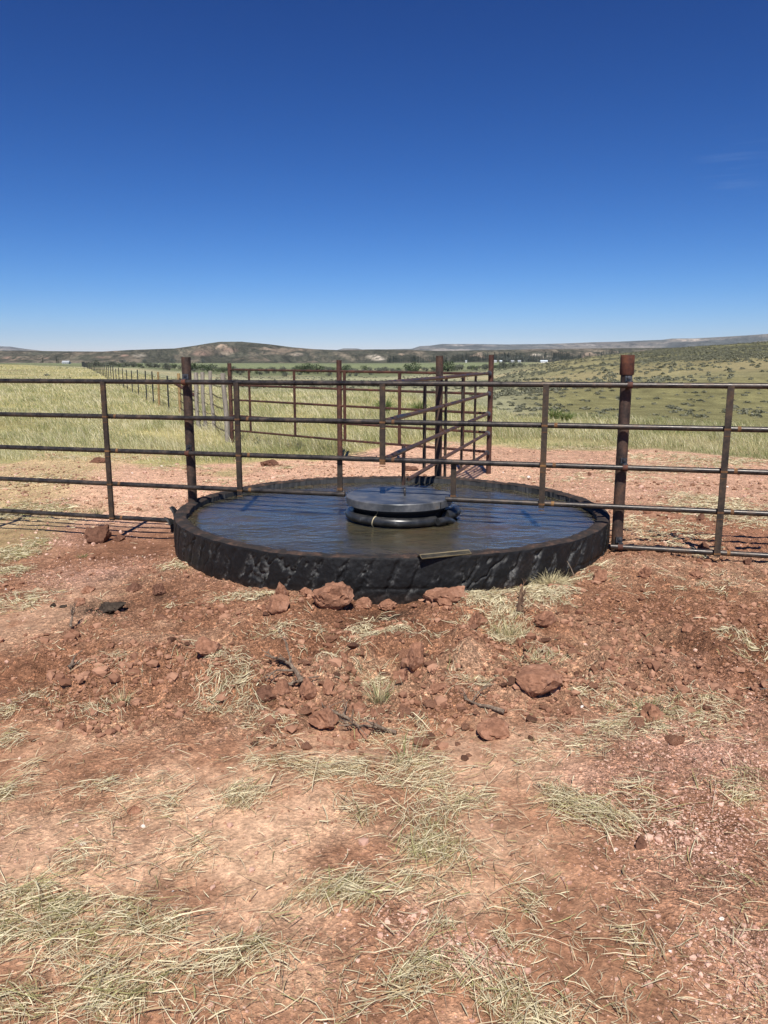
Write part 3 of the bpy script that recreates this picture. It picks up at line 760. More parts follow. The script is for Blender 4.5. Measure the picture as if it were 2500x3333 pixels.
# ---------------------------------------------------------------- pipe fence across the tank
FH = [1.389, 1.0766, .7653, .4587, .1425]
def fx(px, h=1.389):
    """x on the fence plane for a photo column"""
    lo, hi = -4.5, 4.5
    for _ in range(50):
        m_ = (lo + hi) / 2; v = fence_y(m_); d = v * cP + (CAM_H - h) * sP
        if CX + m_ / d * F < px: lo = m_
        else: hi = m_
    return (lo + hi) / 2
def segtube(m, p, q, r, marks, n=18):
    """tube from p to q with short rust marks at given fractions"""
    p, q = Vector(p), Vector(q); L = (q - p).length; cuts = [(0, 0)]
    for (t, half) in sorted(marks):
        cuts += [(t - half / L, 1), (t + half / L, 0)]
    pts = [p.lerp(q, c[0]) for c in cuts] + [q]; sg = [c[1] for c in cuts]
    m.tube([tuple(k) for k in pts], r, n, segm=sg)
def build_fence():
    f_ = empty('pipe_fence', (0, fence_y(0), 0)); tag(f_, 'front pipe fence of five round rails crossing over the water tank from side to side', 'fence')
    o_ = Vector((0, fence_y(0), 0))
    def P(x, z, off=0): return (x, fence_y(x) - o_.y + off, z)
    x0, x1 = -5.2, 4.4
    barpx = [355 - 375, 339, 771, 1245, 1775, 2373]
    bx = [fx(k) for k in barpx] + [3.75]; bx[0] = -3.9
    ends = {3: [(x0, fx(1123, FH[3])), (fx(1450, FH[3]), x1)], 4: [(x0, fx(556, FH[4])), (fx(1988, FH[4]), x1)]}
    for i, h in enumerate(FH):
        for (a, b) in ends.get(i, [(x0, x1)]):
            m = MB(); marks = []
            if i > 0:
                for x in bx:
                    for off, hw in ((.09, .012),):
                        xx = x + off
                        if a + .06 < xx < b - .06: marks.append(((xx - a) / (b - a), hw))
            a_, b_ = P(a, h), P(b, h)
            if i == 0: h1 = .0
            segtube(m, a_, b_, .0212, marks)
            m.build('rail', [M_RAIL, M_RUST], f_)
            if a == x0:
                m = MB(); xj = fx(165, h) - .12; m.tube([P(xj - .02, h), P(xj + .02, h)], .0232, 18); m.build('rail_joint', M_RAIL, f_)
    # upright bars stand on the camera side of the rails
    for k, x in enumerate(bx):
        top = FH[0] + .0; bot = FH[4] - .02
        if k == 2 or k == 4: bot = FH[3] - .03
        if k == 3: bot = FH[2] - .035
        m = MB(); cz = (top + bot) / 2
        ang = math.atan(FSL)
        m.box(P(x, cz, -.036), (.045, .022, top - bot), rz=ang)
        for h in FH[:5]:
            if h > bot - .02 and h < top - .05:
                m.box(P(x, h - .0, -.0375), (.0462, .0224, .014), rz=ang, mi=1)
                m.box(P(x, h - .05, -.0375), (.0462, .0224, .004), rz=ang, mi=1)
        if k == 3: m.box(P(x, bot + .012, -.0375), (.0464, .0226, .026), rz=ang, mi=1)
        m.build('upright_bar', [M_BAR, M_RUST], f_, smooth=False)
    for px in (1106, 1477):      # short drops under the third rail, either side of the float
        x = fx(px, .6); m = MB(); ang = math.atan(FSL)
        b = FH[3] + .02 if px == 1106 else FH[3] + .0
        m.box(P(x, (FH[2] - .02 + b) / 2, .03), (.042, .022, FH[2] - .02 - b), rz=ang)
        m.box(P(x, b + .02, .0295), (.0434, .0226, .02), rz=ang, mi=1)
        m.build('drop_bar', [M_BAR, M_RUST], f_, smooth=False)
    # two main posts behind the rails
    def post(px, z0, top, r, collar):
        x = fx(px); yoff = r + .055
        c = P(x, 0, yoff)
        m = MB(); zz = np.linspace(z0, top, 16)
        m.tube([(c[0], c[1], z) for z in zz], r, 28)
        if not collar:
            pass
        po = m.build('post', M_POST, f_)
        if collar:
            m = MB(); m.tube([(c[0], c[1], z) for z in (1.462, 1.468, 1.60, 1.612)], [r + .006, r + .010, r + .009, r + .008], 28, cap=True); m.build('coupling', M_REDRUST, po)
        for h in (FH[0], FH[2], FH[4]) if collar else (FH[0], FH[2]):
            m = MB()
            m.box((c[0], c[1] - r - .006, h + .045), (.05, .02, .045)); m.box((c[0], c[1] - r - .035, h + .022), (.034, .066, .020))
            m.tube([(c[0], c[1] - r - .012, h + .055), (c[0], c[1] - r - .03, h + .055)], .014, 6)
            m.tube([(c[0], c[1] - r - .02, h + .055), (c[0], c[1] - r - .042, h + .055)], .007, 8)
            m.build('clamp_bolt', M_BOLT, po, smooth=False)
            m = MB(); m.tube([P(x - .018, h), P(x + .018, h)], .0265, 18); m.build('clamp_strap', M_REDRUST, po)
    post(600, -.1, 1.603, .041, False)
    post(2051, -.05, 1.47, .043, True)
build_fence()

# ---------------------------------------------------------------- pipe corral panels behind the tank
DH = [1.412, 1.131, .851, .577, .299]
PL, PM, PR_ = Vector((-3.02, 15.30, 0)), Vector((-.735, 12.80, 0)), Vector((1.50, 10.97, 0))
PI_ = Vector((.615, 8.68, 0))
def build_panels():
    f_ = empty('corral_panel_fence', (0, 0, 0)); tag(f_, 'rusty five-rail pipe panel fence running behind the tank between the grass and the yard', 'fence')
    def post(p, r, top, m_, label=None):
        m = MB(); z0 = zat(p.x, p.y) - .1
        m.tube([(p.x, p.y, z) for z in np.linspace(z0, top, 8)], r, 20); o = m.build('post', m_, f_)
        if label: o['label'] = label
        return o
    # rails in two spans; heights at the ends come from the photograph
    def zpx(p, y):  # height of a photo row at the distance of p
        return at_depth(CX, y, p.y)[2]
    yl = [1203, 1253, 1301, 1352, 1400]; ym = [1208.5, 1266, 1321, 1378, 1432]; yr = [1217, 1283, 1346, 1408, 1471]
    for A, B, ya, yb, rr in ((PL, PM, yl, ym, .019), (PM, PR_, ym, yr, .019)):
        for k in range(5):
            a = Vector((A.x, A.y, zpx(A, ya[k]))); b = Vector((B.x, B.y, zpx(B, yb[k])))
            m = MB(); m.tube([a, a.lerp(b, .5), b], rr, 12); m.build('rail', M_OLDPIPE, f_)
    def on_line(A, B, px):
        s_ = (px - CX) / 2551
        t = (s_ * A.y - A.x) / ((B.x - A.x) - s_ * (B.y - A.y)); return A.lerp(B, t), t
    for A, B, ya, yb, pxs in ((PL, PM, yl, ym, (810, 957)), (PM, PR_, ym, yr, (1121, 1301, 1509))):
        for px in pxs:
            p, t = on_line(A, B, px)
            zt = zpx(A, ya[0]) * (1 - t) + zpx(B, yb[0]) * t; zb = zpx(A, ya[4]) * (1 - t) + zpx(B, yb[4]) * t
            m = MB(); m.box((p.x, p.y - .028, (zt + zb) / 2), (.05, .02, zt - zb + .02), rz=math.atan2(B.y - A.y, B.x - A.x)); m.build('upright_bar', M_OLDPIPE, f_, smooth=False)
    post(PL, .04, zpx(PL, 1182), M_OLDPIPE); post(PM, .043, zpx(PM, 1172), M_OLDPIPE, 'post with two steel clamps in the middle of the fence')
    # gate-like divider running towards the tank
    g = empty('divider_fence', (0, 0, 0)); tag(g, 'slanting five-rail pipe divider from the back corner post to the front fence', 'fence')
    m = MB(); m.tube([(PR_.x, PR_.y, z) for z in np.linspace(zat(PR_.x, PR_.y) - .1, zpx(PR_, 1155), 8)], .037, 20)
    cp = m.build('corner_post', M_OLDPIPE, g)
    m = MB(); m.tube([(PI_.x, PI_.y, z) for z in np.linspace(-.1, zpx(PI_, 1158), 8)], .041, 22); m.build('inner_post', M_POST, g)
    hi = [1.394, 1.08, .777, .485, .205]
    nrail = [(.02, 6.40, 1.392), (.02, 6.40, 1.085), (.02, 6.40, .772), (.235, 7.28, .462)]
    off = Vector((.055, .0, 0)); A = PR_ + Vector((-.03, -.03, 0)); B = PI_ + off + Vector((0, .05, 0))
    for k in range(5):
        m = MB(); m.tube([(A.x, A.y, DH[k]), (B.x, B.y, hi[k])], .0205, 16); m.build('rail', M_DIAG, g)
        m = MB(); h = DH[k]
        m.tube([(PR_.x - .03, PR_.y - .075, h), (PR_.x - .03, PR_.y - .03, h)], .034, 12); m.tube([(PR_.x - .03, PR_.y - .1, h), (PR_.x - .03, PR_.y - .07, h)], .016, 6)
        m.build('clamp', M_BOLT, cp, smooth=False)
        if k < 4:
            e = nrail[k]; m = MB(); b = Vector((B.x - .02, B.y - .1, hi[k])); m.tube([b, e], .0205, 16); m.build('rail', M_DIAG, g)
            if k in (1, 2):
                m = MB(); e = Vector(e); p = e.lerp(b, .12); m.tube([p, e.lerp(b, .26)], .0228, 16); m.build('sleeve', M_RAIL, g)
    for px, (P_, Q_), bot in ((1557, (A, B), 4), (1515.6, (A, B), 4), (1462, (A, B), 4), (1393.6, (B, Vector((.02, 6.4, 0))), 3), (1326, (B, Vector((.02, 6.4, 0))), 3)):
        p, t = on_line(Vector((P_.x, P_.y, 0)), Vector((Q_.x, Q_.y, 0)), px)
        if px > 1430: zt = DH[0] * (1 - t) + hi[0] * t; zb = DH[bot] * (1 - t) + hi[bot] * t
        else:
            zt = hi[0]; zb = hi[3] * (1 - t) + .46 * t - .02
            if px == 1326: zt = .79
        m = MB(); m.box((p.x - .03, p.y, (zt + zb) / 2), (.022, .05, zt - zb + .02), rz=math.atan2(Q_.y - P_.y, Q_.x - P_.x) + math.pi / 2 if False else -.35)
        m.build('upright_bar', M_BAR if px > 1330 else M_DIAG, g, smooth=False)
build_panels()

# ---------------------------------------------------------------- barbed wire fence running off to the left
def build_wire_fence():
    f_ = empty('wire_fence', (0, 0, 0)); tag(f_, 'long barbed wire fence on dark steel posts running away through the grass on the left', 'fence')
    VPX = 238
    def pos(d): return ((VPX - CX) / 2551 * d + 7800 / 2551., d)
    d = 25.6; tops = []
    k = 0
    special = {1: M_TANWOOD}
    while d < 300 and k < 62:
        x, y = pos(d); z = zat(x, y)
        h = 1.2 + random.uniform(-.04, .05); lx = random.uniform(-.03, .03)
        m = MB()
        if k == 1: m.tube([(x, y, z - .1), (x + lx, y, z + h * .5), (x + lx * 2, y, z + h + .06)], [.045, .042, .038], 10)
        else:
            wd = .05 if d < 60 else .06
            m.box((x + lx * .5, y, z + h / 2), (wd, .012, h)); m.box((x + lx * .5, y + .02, z + h / 2), (.012, .035, h))
            for q in range(10): m.box((x + lx * .5, y - .01, z + .2 + q * .1), (.018, .012, .02))
            if k >= 50: m.box((x, y, z + .7), (.3, .3, 1.4))
        o = m.build('line_post', special.get(k, M_TPOST), f_, smooth=False)
        if k == 1: o['label'] = 'tan wooden post between dark steel ones'
        tops.append((x + lx * .5, y - .03, z)); k += 1
        d += 3.9 if k > 3 else 2.0 + (k % 2)
    pts0 = [(-3.2, 15.42, zat(-3.2, 15.42))]
    stays = [(740, 1440, 1214, .05), (700, 1408, 1207, .04), (669, 1400, 1211, .045), (647, 1396, 1212, .05)]
    near = []
    for i, (px, yb, yt, r) in enumerate(stays):
        X, Y, z = on_ground(px - (4 if i == 1 else 0), yb); zt = at_depth(px, yt, Y)[2]
        m = MB(); n = 8; P = []
        for j in range(n):
            t = j / (n - 1); P.append((X + .015 * math.sin(5 * t + i) - .02 * t, Y + .01 * math.cos(4 * t), z - .05 + (zt - z + .05) * t))
        m.tube(P, [r * (1 + .08 * math.sin(7 * j / n + i)) for j in range(n)], 10)
        m.build('wood_stay', M_WOOD, f_); near.append((X, Y - r, z))
    # steel brace post and rail behind the left main post
    X, Y, z = on_ground(640, 1396); m = MB(); m.tube([(X - .03, Y + .3, z - .1), (X - .03, Y + .3, z + 1.3)], .028, 12); m.build('brace_post', M_OLDPIPE, f_)
    m = MB(); m.tube([(X - .03, Y + .3, z + .75), (X - .9, Y + 1.6, z + 1.05)], .04, 10); m.build('brace', M_OLDPIPE, f_)
    X2, Y2, z2 = on_ground(588, 1350); m = MB(); m.tube([(X2, Y2, z2 - .1), (X2, Y2, z2 + 1.25)], .05, 10); m.build('brace_wood_post', M_TANWOOD, f_)
    chain = near + [(X2, Y2, z2)] + tops
    for hgt in (.22, .44, .66, .88, 1.1):
        m = MB(); P = []
        for i in range(len(chain)):
            a = chain[i]; P.append((a[0], a[1], a[2] + hgt + random.uniform(-.01, .01)))
            if i < len(chain) - 1:
                b = chain[i + 1]; P.append(((a[0] + b[0]) / 2, (a[1] + b[1]) / 2, (a[2] + b[2]) / 2 + hgt - .02 - random.uniform(0, .02)))
        m.tube(P, .0045, 5, cap=False)
        for i in range(0, 8):
            a, b = Vector(P[i]), Vector(P[i + 1]); L = (b - a).length
            for q in range(int(L / .13)):
                c = a.lerp(b, (q + .5) * .13 / L)
                m.box(tuple(c), (.006, .006, .045), rz=.4); m.box(tuple(c), (.04, .006, .006), rz=.9)
        m.build('barbed_wire', M_WIRE, f_, smooth=False)
build_wire_fence()

# ---------------------------------------------------------------- grass
def blades(name, X, Y, H, W, lean, azim, col, mat_, nseg=2, droop=.35):
    n = len(X); z = zsoil(X, Y, fine=Y.min() < 30)
    face = RNG.uniform(0, np.pi, n)
    wx, wy = np.cos(face) * W / 2, np.sin(face) * W / 2
    ux, uy = np.cos(azim), np.sin(azim)
    V = []
    for k in range(nseg + 1):
        t = k / nseg; wk = (1 - t) if k == nseg else 1 - .35 * t
        s_ = lean * t ** 1.6 * H; h_ = H * (t - droop * lean * t * t)
        cx_, cy_, cz_ = X + ux * s_, Y + uy * s_, z - .01 + np.maximum(h_, .005)
        if k == nseg: V.append(np.stack([cx_, cy_, cz_], 1)[:, None])
        else: V.append(np.stack([np.stack([cx_ - wx * wk, cy_ - wy * wk, cz_], 1), np.stack([cx_ + wx * wk, cy_ + wy * wk, cz_], 1)], 1))
    V = np.concatenate(V, 1); nv = V.shape[1]; base = np.arange(n)[:, None] * nv
    quads = np.concatenate([base + np.array([[2 * k, 2 * k + 1, 2 * k + 3, 2 * k + 2]]) for k in range(nseg - 1)]) if nseg > 1 else np.zeros((0, 4), int)
    tri = base + np.array([[nv - 3, nv - 2, nv - 1]])
    c = np.repeat(col, nv, 0)
    return mesh_np(name, V.reshape(-1, 3), [quads, tri], mat_, color=c)
def meadow():
    N = 620000
    px = RNG.uniform(-350, 2850, N); Y = np.exp(RNG.uniform(np.log(6.0), np.log(190), N))
    X = (px - CX) / 2551 * Y
    g = grassmask(X, Y)
    crest = np.interp(px, [0, 450, 800, 1500, 1700, 2100, 2500], [250, 110, 56, 52, 27, 23, 20])
    patch = fbm(X, Y, 1.3, 3, 71)
    dens = g * np.clip(.62 + .5 * patch, .12, 1) * (Y < crest * (1 + .15 * patch))
    yard = Y < border(X, Y) - .5
    dens = dens * np.where(yard, .9, 1)
    r = np.hypot(X - TX, Y - TY)
    keep = (RNG.uniform(0, 1, N) < dens) & (r > 2.0)
    X, Y, px, g = X[keep], Y[keep], px[keep], g[keep]; n = len(X)
    n1 = fbm(X, Y, 2.2, 3, 72); n2 = fbm(X, Y, .5, 2, 73)
    d = np.clip(Y / 12, 1, 9)
    n4 = fbm(X, Y * .8, .9, 3, 74); H = np.clip(.185 + .08 * n1 + .13 * n4 + .05 * RNG.normal(0, 1, n), .05, .5) * np.clip(g, .3, 1)
    H = np.where(Y < 12.2, H * .35, H) * np.where((Y - border(X, Y)) < 1.0, .55, 1.0)
    H = np.where(Y > 60, H * .8, H)
    W = .0055 * d * RNG.uniform(.7, 1.4, n)
    lean = RNG.uniform(.2, 1.0, n); az = RNG.normal(3.3, 1.0, n)
    green = np.array([.26, .285, .115]); yel = np.array([.54, .51, .275]); pale = np.array([.86, .78, .52])
    t = np.clip(.58 + .35 * n1 - .3 * n4 + .2 * n2 + .25 * RNG.normal(0, 1, n), 0, 1)[:, None]
    c = green + (yel - green) * t
    p = (RNG.uniform(0, 1, n) < .26 + .22 * n2 + .12 * n1)[:, None]
    c = np.where(p, pale * RNG.uniform(.7, 1.05, n)[:, None], c)
    tag(blades('grass', X, Y, H, W, lean, az, c, M_GRASS), 'yellow green meadow grass beyond the bare yard', 'grass', kind='stuff')
meadow()

# straw and cut grass lying on the bare soil
STRAW = [ (300, 1492, 260, 12, .7, .2, .3), (600, 1524, 160, 12, .7, .2, .3), (900, 1520, 120, 10, .7, .2, .3), (1500, 1448, 220, 9, .8, .1, .2), (1850, 1458, 200, 10, .9, .1, .2), (2150, 1488, 200, 14, .9, .1, .25), (2400, 1505, 160, 14, .9, .1, .3),
 (1950, 1560, 300, 25, .25, .2, .1), (700, 1575, 250, 20, .2, .2, .1), # px, py, rx, ry, weight, direction, greenness
 (120, 3060, 330, 190, 1.3, .5, .6), (330, 3010, 260, 110, 1.2, .2, .55), (100, 3260, 330, 110, 1.2, .1, .45), (400, 3190, 260, 110, 1.0, .9, .6), (340, 2935, 200, 60, .9, .3, .4), (560, 3020, 160, 60, .8, .1, .3),
 (80, 2900, 150, 60, 1.0, .7, .5), (960, 2985, 190, 80, 1.1, .7, .35), (1130, 2910, 200, 70, 1.3, .6, .4), (1260, 2860, 170, 60, 1.0, .5, .35), (720, 3140, 170, 60, .7, .4, .3), (860, 3070, 160, 60, .8, .8, .4), (660, 3010, 140, 50, .5, .1, .3),
 (790, 2590, 120, 75, 1.0, .9, .2), (870, 2495, 220, 35, 1.0, .1, .15), (1110, 2500, 160, 35, 1.0, .1, .1), (1330, 2540, 210, 60, .9, .3, .2), (1380, 2480, 210, 35, .9, .3, .15),
 (45, 2530, 90, 80, 1.1, .6, .2), (60, 2310, 220, 55, .9, .2, .15), (300, 2315, 80, 30, .8, .1, .1), (30, 2420, 70, 80, .9, .8, .2),
 (370, 2195, 130, 45, .6, .2, .1), (700, 2205, 130, 55, .8, .4, .1), (740, 2280, 180, 80, 1.0, .5, .1), (870, 2380, 170, 60, .9, .3, .1), (1060, 2520, 130, 40, .7, .2, .1), (650, 2150, 90, 30, .5, .3, .1),
 (950, 2080, 160, 45, .5, .4, .05), (1110, 2110, 150, 50, .5, .3, .05), (1250, 2060, 130, 55, .9, .9, .05), (1340, 2100, 140, 40, .6, .2, .05), (1190, 2215, 130, 60, .6, .4, .05), (1232, 2275, 50, 50, 1.4, 1.4, .1), (1290, 2370, 190, 50, .8, .2, .05), (1020, 2170, 120, 40, .45, .5, .1),
 (800, 1975, 130, 20, .7, .1, .1), (1010, 2000, 80, 25, .5, .4, .1), (1080, 1915, 45, 18, .6, 1.2, .2),
 (1700, 1965, 190, 60, 1.3, .3, .05), (1790, 1885, 120, 40, 1.7, .6, .0), (1560, 1985, 100, 45, .9, .3, .05), (1660, 2060, 90, 90, 1.3, 1.3, .1), (1760, 1930, 130, 40, 1.2, .2, .05), (1520, 2020, 60, 60, .8, 1.1, .05), (1900, 1900, 130, 40, .6, .3, .1),
 (1540, 2260, 110, 50, 1.0, .5, .05), (1730, 2182, 110, 16, 1.4, .1, .1), (1950, 2300, 110, 60, .5, .6, .2), (2080, 2360, 180, 60, .9, .3, .25), (2290, 2330, 180, 60, .9, .2, .3), (2200, 2400, 200, 45, .9, .2, .25), (1950, 2400, 190, 50, .7, .2, .15),
 (1650, 2480, 260, 45, .9, .15, .15), (1850, 2440, 150, 40, .6, .3, .2), (2470, 2170, 90, 50, .8, .5, .3), (2380, 2120, 100, 30, .4, .3, .1),
 (1430, 2760, 170, 110, 1.1, 1.1, .55), (1400, 2650, 150, 60, .8, 1.2, .35), (1560, 2620, 130, 80, .8, .5, .3), (1700, 2580, 150, 50, .7, .3, .2), (1690, 2930, 160, 90, 1.1, .7, .35), (1750, 2960, 130, 40, 1.0, 3.0, .2), (1560, 2870, 130, 80, .9, 1.9, .5), (1480, 2990, 150, 80, .7, 1.2, .4),
 (1400, 3160, 170, 90, 1.1, .9, .4), (1640, 3100, 130, 90, 1.0, 2.0, .45), (1730, 3070, 120, 50, .9, .7, .3), (1600, 3230, 150, 90, 1.1, 1.9, .5), (1780, 3290, 190, 80, 1.1, .6, .25), (1300, 3240, 150, 70, .9, .3, .2), (1860, 3060, 110, 50, .6, .2, .2), (2060, 3060, 80, 50, .7, .8, .4),
 (1900, 2630, 160, 70, 1.0, 2.2, .35), (2000, 2690, 120, 60, 1.0, 2.2, .35), (2080, 2600, 110, 60, .5, 2.2, .3), (2330, 2600, 150, 60, .9, .9, .45), (2230, 2680, 150, 50, .9, .7, .4), (2430, 2570, 70, 70, .6, 1.3, .4), (1820, 2620, 80, 50, .6, .5, .2),
 (560, 1865, 60, 22, .8, .3, .3), (70, 1960, 140, 55, .7, .3, .1), (60, 1780, 90, 60, .9, .5, .6), (30, 1850, 70, 50, .7, .4, .3), (100, 1640, 200, 40, .8, .3, .6), (150, 1560, 180, 25, .5, .3, .6), (700, 1980, 200, 15, .4, .2, .1),
 (2150, 1760, 180, 60, .45, .4, .05), (2350, 1700, 200, 70, .6, .2, .1), (2250, 1830, 150, 25, .3, .4, .05), (2300, 1640, 200, 40, .5, .2, .1), (2100, 1530, 300, 20, .5, .2, .15), (2300, 1510, 250, 18, .8, .2, .3),
 (550, 2640, 300, 40, .3, .4, .1), (420, 2560, 300, 60, .25, .4, .15), (620, 2780, 200, 80, .3, .5, .15), (1180, 2620, 130, 60, .3, .5, .15), (300, 2800, 250, 60, .35, .6, .2), (1180, 2660, 50, 30, .8, .6, .6), (2260, 1950, 250, 60, .15, .4, .1)]
def straw():
    XS, YS, LS, AS, GS = [], [], [], [], []
    for (x, y, rx, ry, wt, dr, gr) in STRAW:
        c = at(x, y); e = at(x + rx, y); u = at(x, y - ry); d_ = at(x, y + ry)
        kk = .84 if y > 2480 else .88; ax = abs(e[0] - c[0]) * kk; ay = abs(u[1] - d_[1]) / 2 * kk; cy_ = (u[1] + d_[1]) / 2; cx_ = c[0] * cy_ / c[1]
        area = math.pi * ax * ay
        n = int((9300 if y > 2480 else 8000) * wt * area / (1 + .04 * max(0, cy_ - 5) ** 2) ) + 20
        a = RNG.uniform(0, 2 * np.pi, n); q = np.sqrt(RNG.uniform(0, 1, n)) * RNG.uniform(.6, 1.15, n)
        XS.append(cx_ + ax * q * np.cos(a)); YS.append(cy_ + ay * q * np.sin(a))
        near = 1 / (1 + .06 * max(0, cy_ - 2.5))
        LS.append(np.clip(RNG.lognormal(math.log(.050 if y > 2480 else .032), .62, n), .008, .22))
        nc = max(2, n // 22); ci = RNG.integers(0, nc, n); cxx = XS[-1][:nc].copy(); cyy = YS[-1][:nc].copy(); cd_ = RNG.normal(dr, .55 + .3 * (y < 2480), nc) + np.pi * RNG.integers(0, 2, nc)
        cl = RNG.uniform(0, 1, n) < .68; ad = np.where(cl, cd_[ci], RNG.uniform(0, 6.3, n)) + RNG.normal(0, .34, n)
        off = np.where(cl, LS[-1] * .42, 0); sp_ = .022
        XS[-1] = np.where(cl, cxx[ci] + RNG.normal(0, sp_, n) + off * np.cos(ad), XS[-1]); YS[-1] = np.where(cl, cyy[ci] + RNG.normal(0, sp_, n) + off * np.sin(ad), YS[-1])
        AS.append(ad); GS.append(np.full(n, gr) * .75)
    n = 11000      # thin scatter over everything
    px = RNG.uniform(-300, 2800, n); py = 1700 + 1750 * RNG.uniform(0, 1, n) ** .8
    q = np.array([at(a, b) for a, b in zip(px, py)]); XS.append(q[:, 0]); YS.append(q[:, 1])
    LS.append(np.clip(RNG.lognormal(math.log(.035), .6, n), .01, .2)); AS.append(RNG.uniform(0, 6.3, n)); GS.append(np.full(n, .15))
    n = 5000
    px = RNG.uniform(-300, 2800, n); py = RNG.uniform(1480, 1700, n)
    q = np.array([at(a, b) for a, b in zip(px, py)]); XS.append(q[:, 0]); YS.append(q[:, 1])
    LS.append(np.clip(RNG.lognormal(math.log(.05), .6, n), .01, .2)); AS.append(RNG.uniform(0, 6.3, n)); GS.append(np.full(n, .15))
    X, Y, L, A, G = [np.concatenate(k) for k in (XS, YS, LS, AS, GS)]
    clump = fbm(X, Y, .16, 4, 90); keep = RNG.uniform(0, 1, len(X)) < np.clip(.74 + 1.0 * clump, .05, 1)
    keep &= np.hypot(X - TX, Y - TY) > TR + .03
    X, Y, L, A, G = [k[keep] for k in (X, Y, L, A, G)]
    n = len(X)
    # three-segment stems, some arching up
    W = RNG.lognormal(math.log(.0017), .38, n) * np.clip(Y / 3.2, .9, 2.5); lift = np.abs(RNG.normal(0, .010, n)) + .003; arch = RNG.uniform(0, .22, n) ** 1.5 * L
    bend = RNG.normal(0, .13, n); roll = RNG.uniform(-1.1, 1.1, n)
    ux, uy = np.cos(A), np.sin(A); V = []
    z0 = zsoil(X, Y, True)
    for k in range(4):
        t = k / 3; s_ = (t - .5) * L; b_ = bend * L * (t - .5) ** 2 * 2
        x = X + ux * s_ - uy * b_; y = Y + uy * s_ + ux * b_
        z = zsoil(x, y, True) + lift + arch * 4 * t * (1 - t) + (RNG.uniform(-.05, .35, n) ** 2) * L * t * .8
        wk = W * (1 - .6 * (k == 3) - .2 * (k == 0)) / 2
        V.append(np.stack([x - uy * wk * np.cos(roll), y + ux * wk * np.cos(roll), z + wk * np.sin(roll)], 1))
        V.append(np.stack([x + uy * wk * np.cos(roll), y - ux * wk * np.cos(roll), z - wk * np.sin(roll)], 1))
    V = np.stack(V, 1); base = np.arange(n)[:, None] * 8
    q = np.concatenate([base + np.array([[0, 1, 3, 2]]), base + np.array([[2, 3, 5, 4]]), base + np.array([[4, 5, 7, 6]])])
    pale = np.array([.80, .71, .47]); tan = np.array([.45, .34, .19]); gr_ = np.array([.36, .335, .15])
    r = RNG.uniform(0, 1, n)
    c = pale * RNG.uniform(.6, 1.1, n)[:, None]
    c = np.where((r < .25)[:, None], tan * RNG.uniform(.6, 1.2, n)[:, None], c)
    gm = (RNG.uniform(0, 1, n) < G * .75)
    c = np.where(gm[:, None], gr_ * RNG.uniform(.55, 1.3, n)[:, None], c)
    c = np.repeat(np.clip(c, 0, .85), 8, 0)
    o = mesh_np('straw', V.reshape(-1, 3), [q], M_STRAW, color=c); tag(o, 'pale cut straw and dry grass strewn over the red soil', 'straw', kind='stuff')
    print('straw', n)
straw()

# ---------------------------------------------------------------- pebbles and crumbs
ICO_V = []; ICO_F = []
def ico(sub):
    import bmesh
    bm = bmesh.new(); bmesh.ops.create_icosphere(bm, subdivisions=sub, radius=1.0)
    V = np.array([v.co[:] for v in bm.verts]); Fc = np.array([[v.index for v in f.verts] for f in bm.faces]); bm.free(); return V, Fc
I1 = ico(1)
OCT = (np.array([[1, 0, 0], [-1, 0, 0], [0, 1, 0], [0, -1, 0], [0, 0, 1], [0, 0, -1.]]), np.array([[0, 2, 4], [2, 1, 4], [1, 3, 4], [3, 0, 4], [2, 0, 5], [1, 2, 5], [3, 1, 5], [0, 3, 5]]))
def peb_arrays(X, Y, S, C, proto):
    n = len(X); V0, F0 = proto; k = len(V0)
    z = zsoil(X, Y, True)
    sc = S[:, None] * RNG.uniform(.55, 1.25, (n, 3)); sc[:, 2] *= .75
    a = RNG.uniform(0, 6.3, n); ca, sa = np.cos(a), np.sin(a)
    P = V0[None] * sc[:, None] * (1 + RNG.uniform(-.3, .3, (n, k, 1)))
    x = P[..., 0] * ca[:, None] - P[..., 1] * sa[:, None]; y = P[..., 0] * sa[:, None] + P[..., 1] * ca[:, None]
    V = np.stack([x + X[:, None], y + Y[:, None], P[..., 2] + (z + S * .25)[:, None]], -1).reshape(-1, 3)
    Fc = (F0[None] + (np.arange(n) * k)[:, None, None]).reshape(-1, 3)
    return V, Fc, np.repeat(C, k, 0)
def pebbles(name, X, Y, S, C, label, cat):
    big = S > .007
    V1, F1, C1 = peb_arrays(X[big], Y[big], S[big], C[big], I1); V2, F2, C2 = peb_arrays(X[~big], Y[~big], S[~big], C[~big], OCT)
    o = mesh_np(name, np.concatenate([V1, V2]), [np.concatenate([F1, F2 + len(V1)])], M_PEBBLE, color=np.concatenate([C1, C2])); return tag(o, label, cat, kind='stuff')
def sample(N, y0, y1, pw):
    px = RNG.uniform(-250, 2750, N); py = y0 + (y1 - y0) * RNG.uniform(0, 1, N) ** pw
    r_ = (px - CX) / F; b = -(py - CY) / F; t = -CAM_H / (-sP + b * cP); return r_ * t, (cP + b * sP) * t
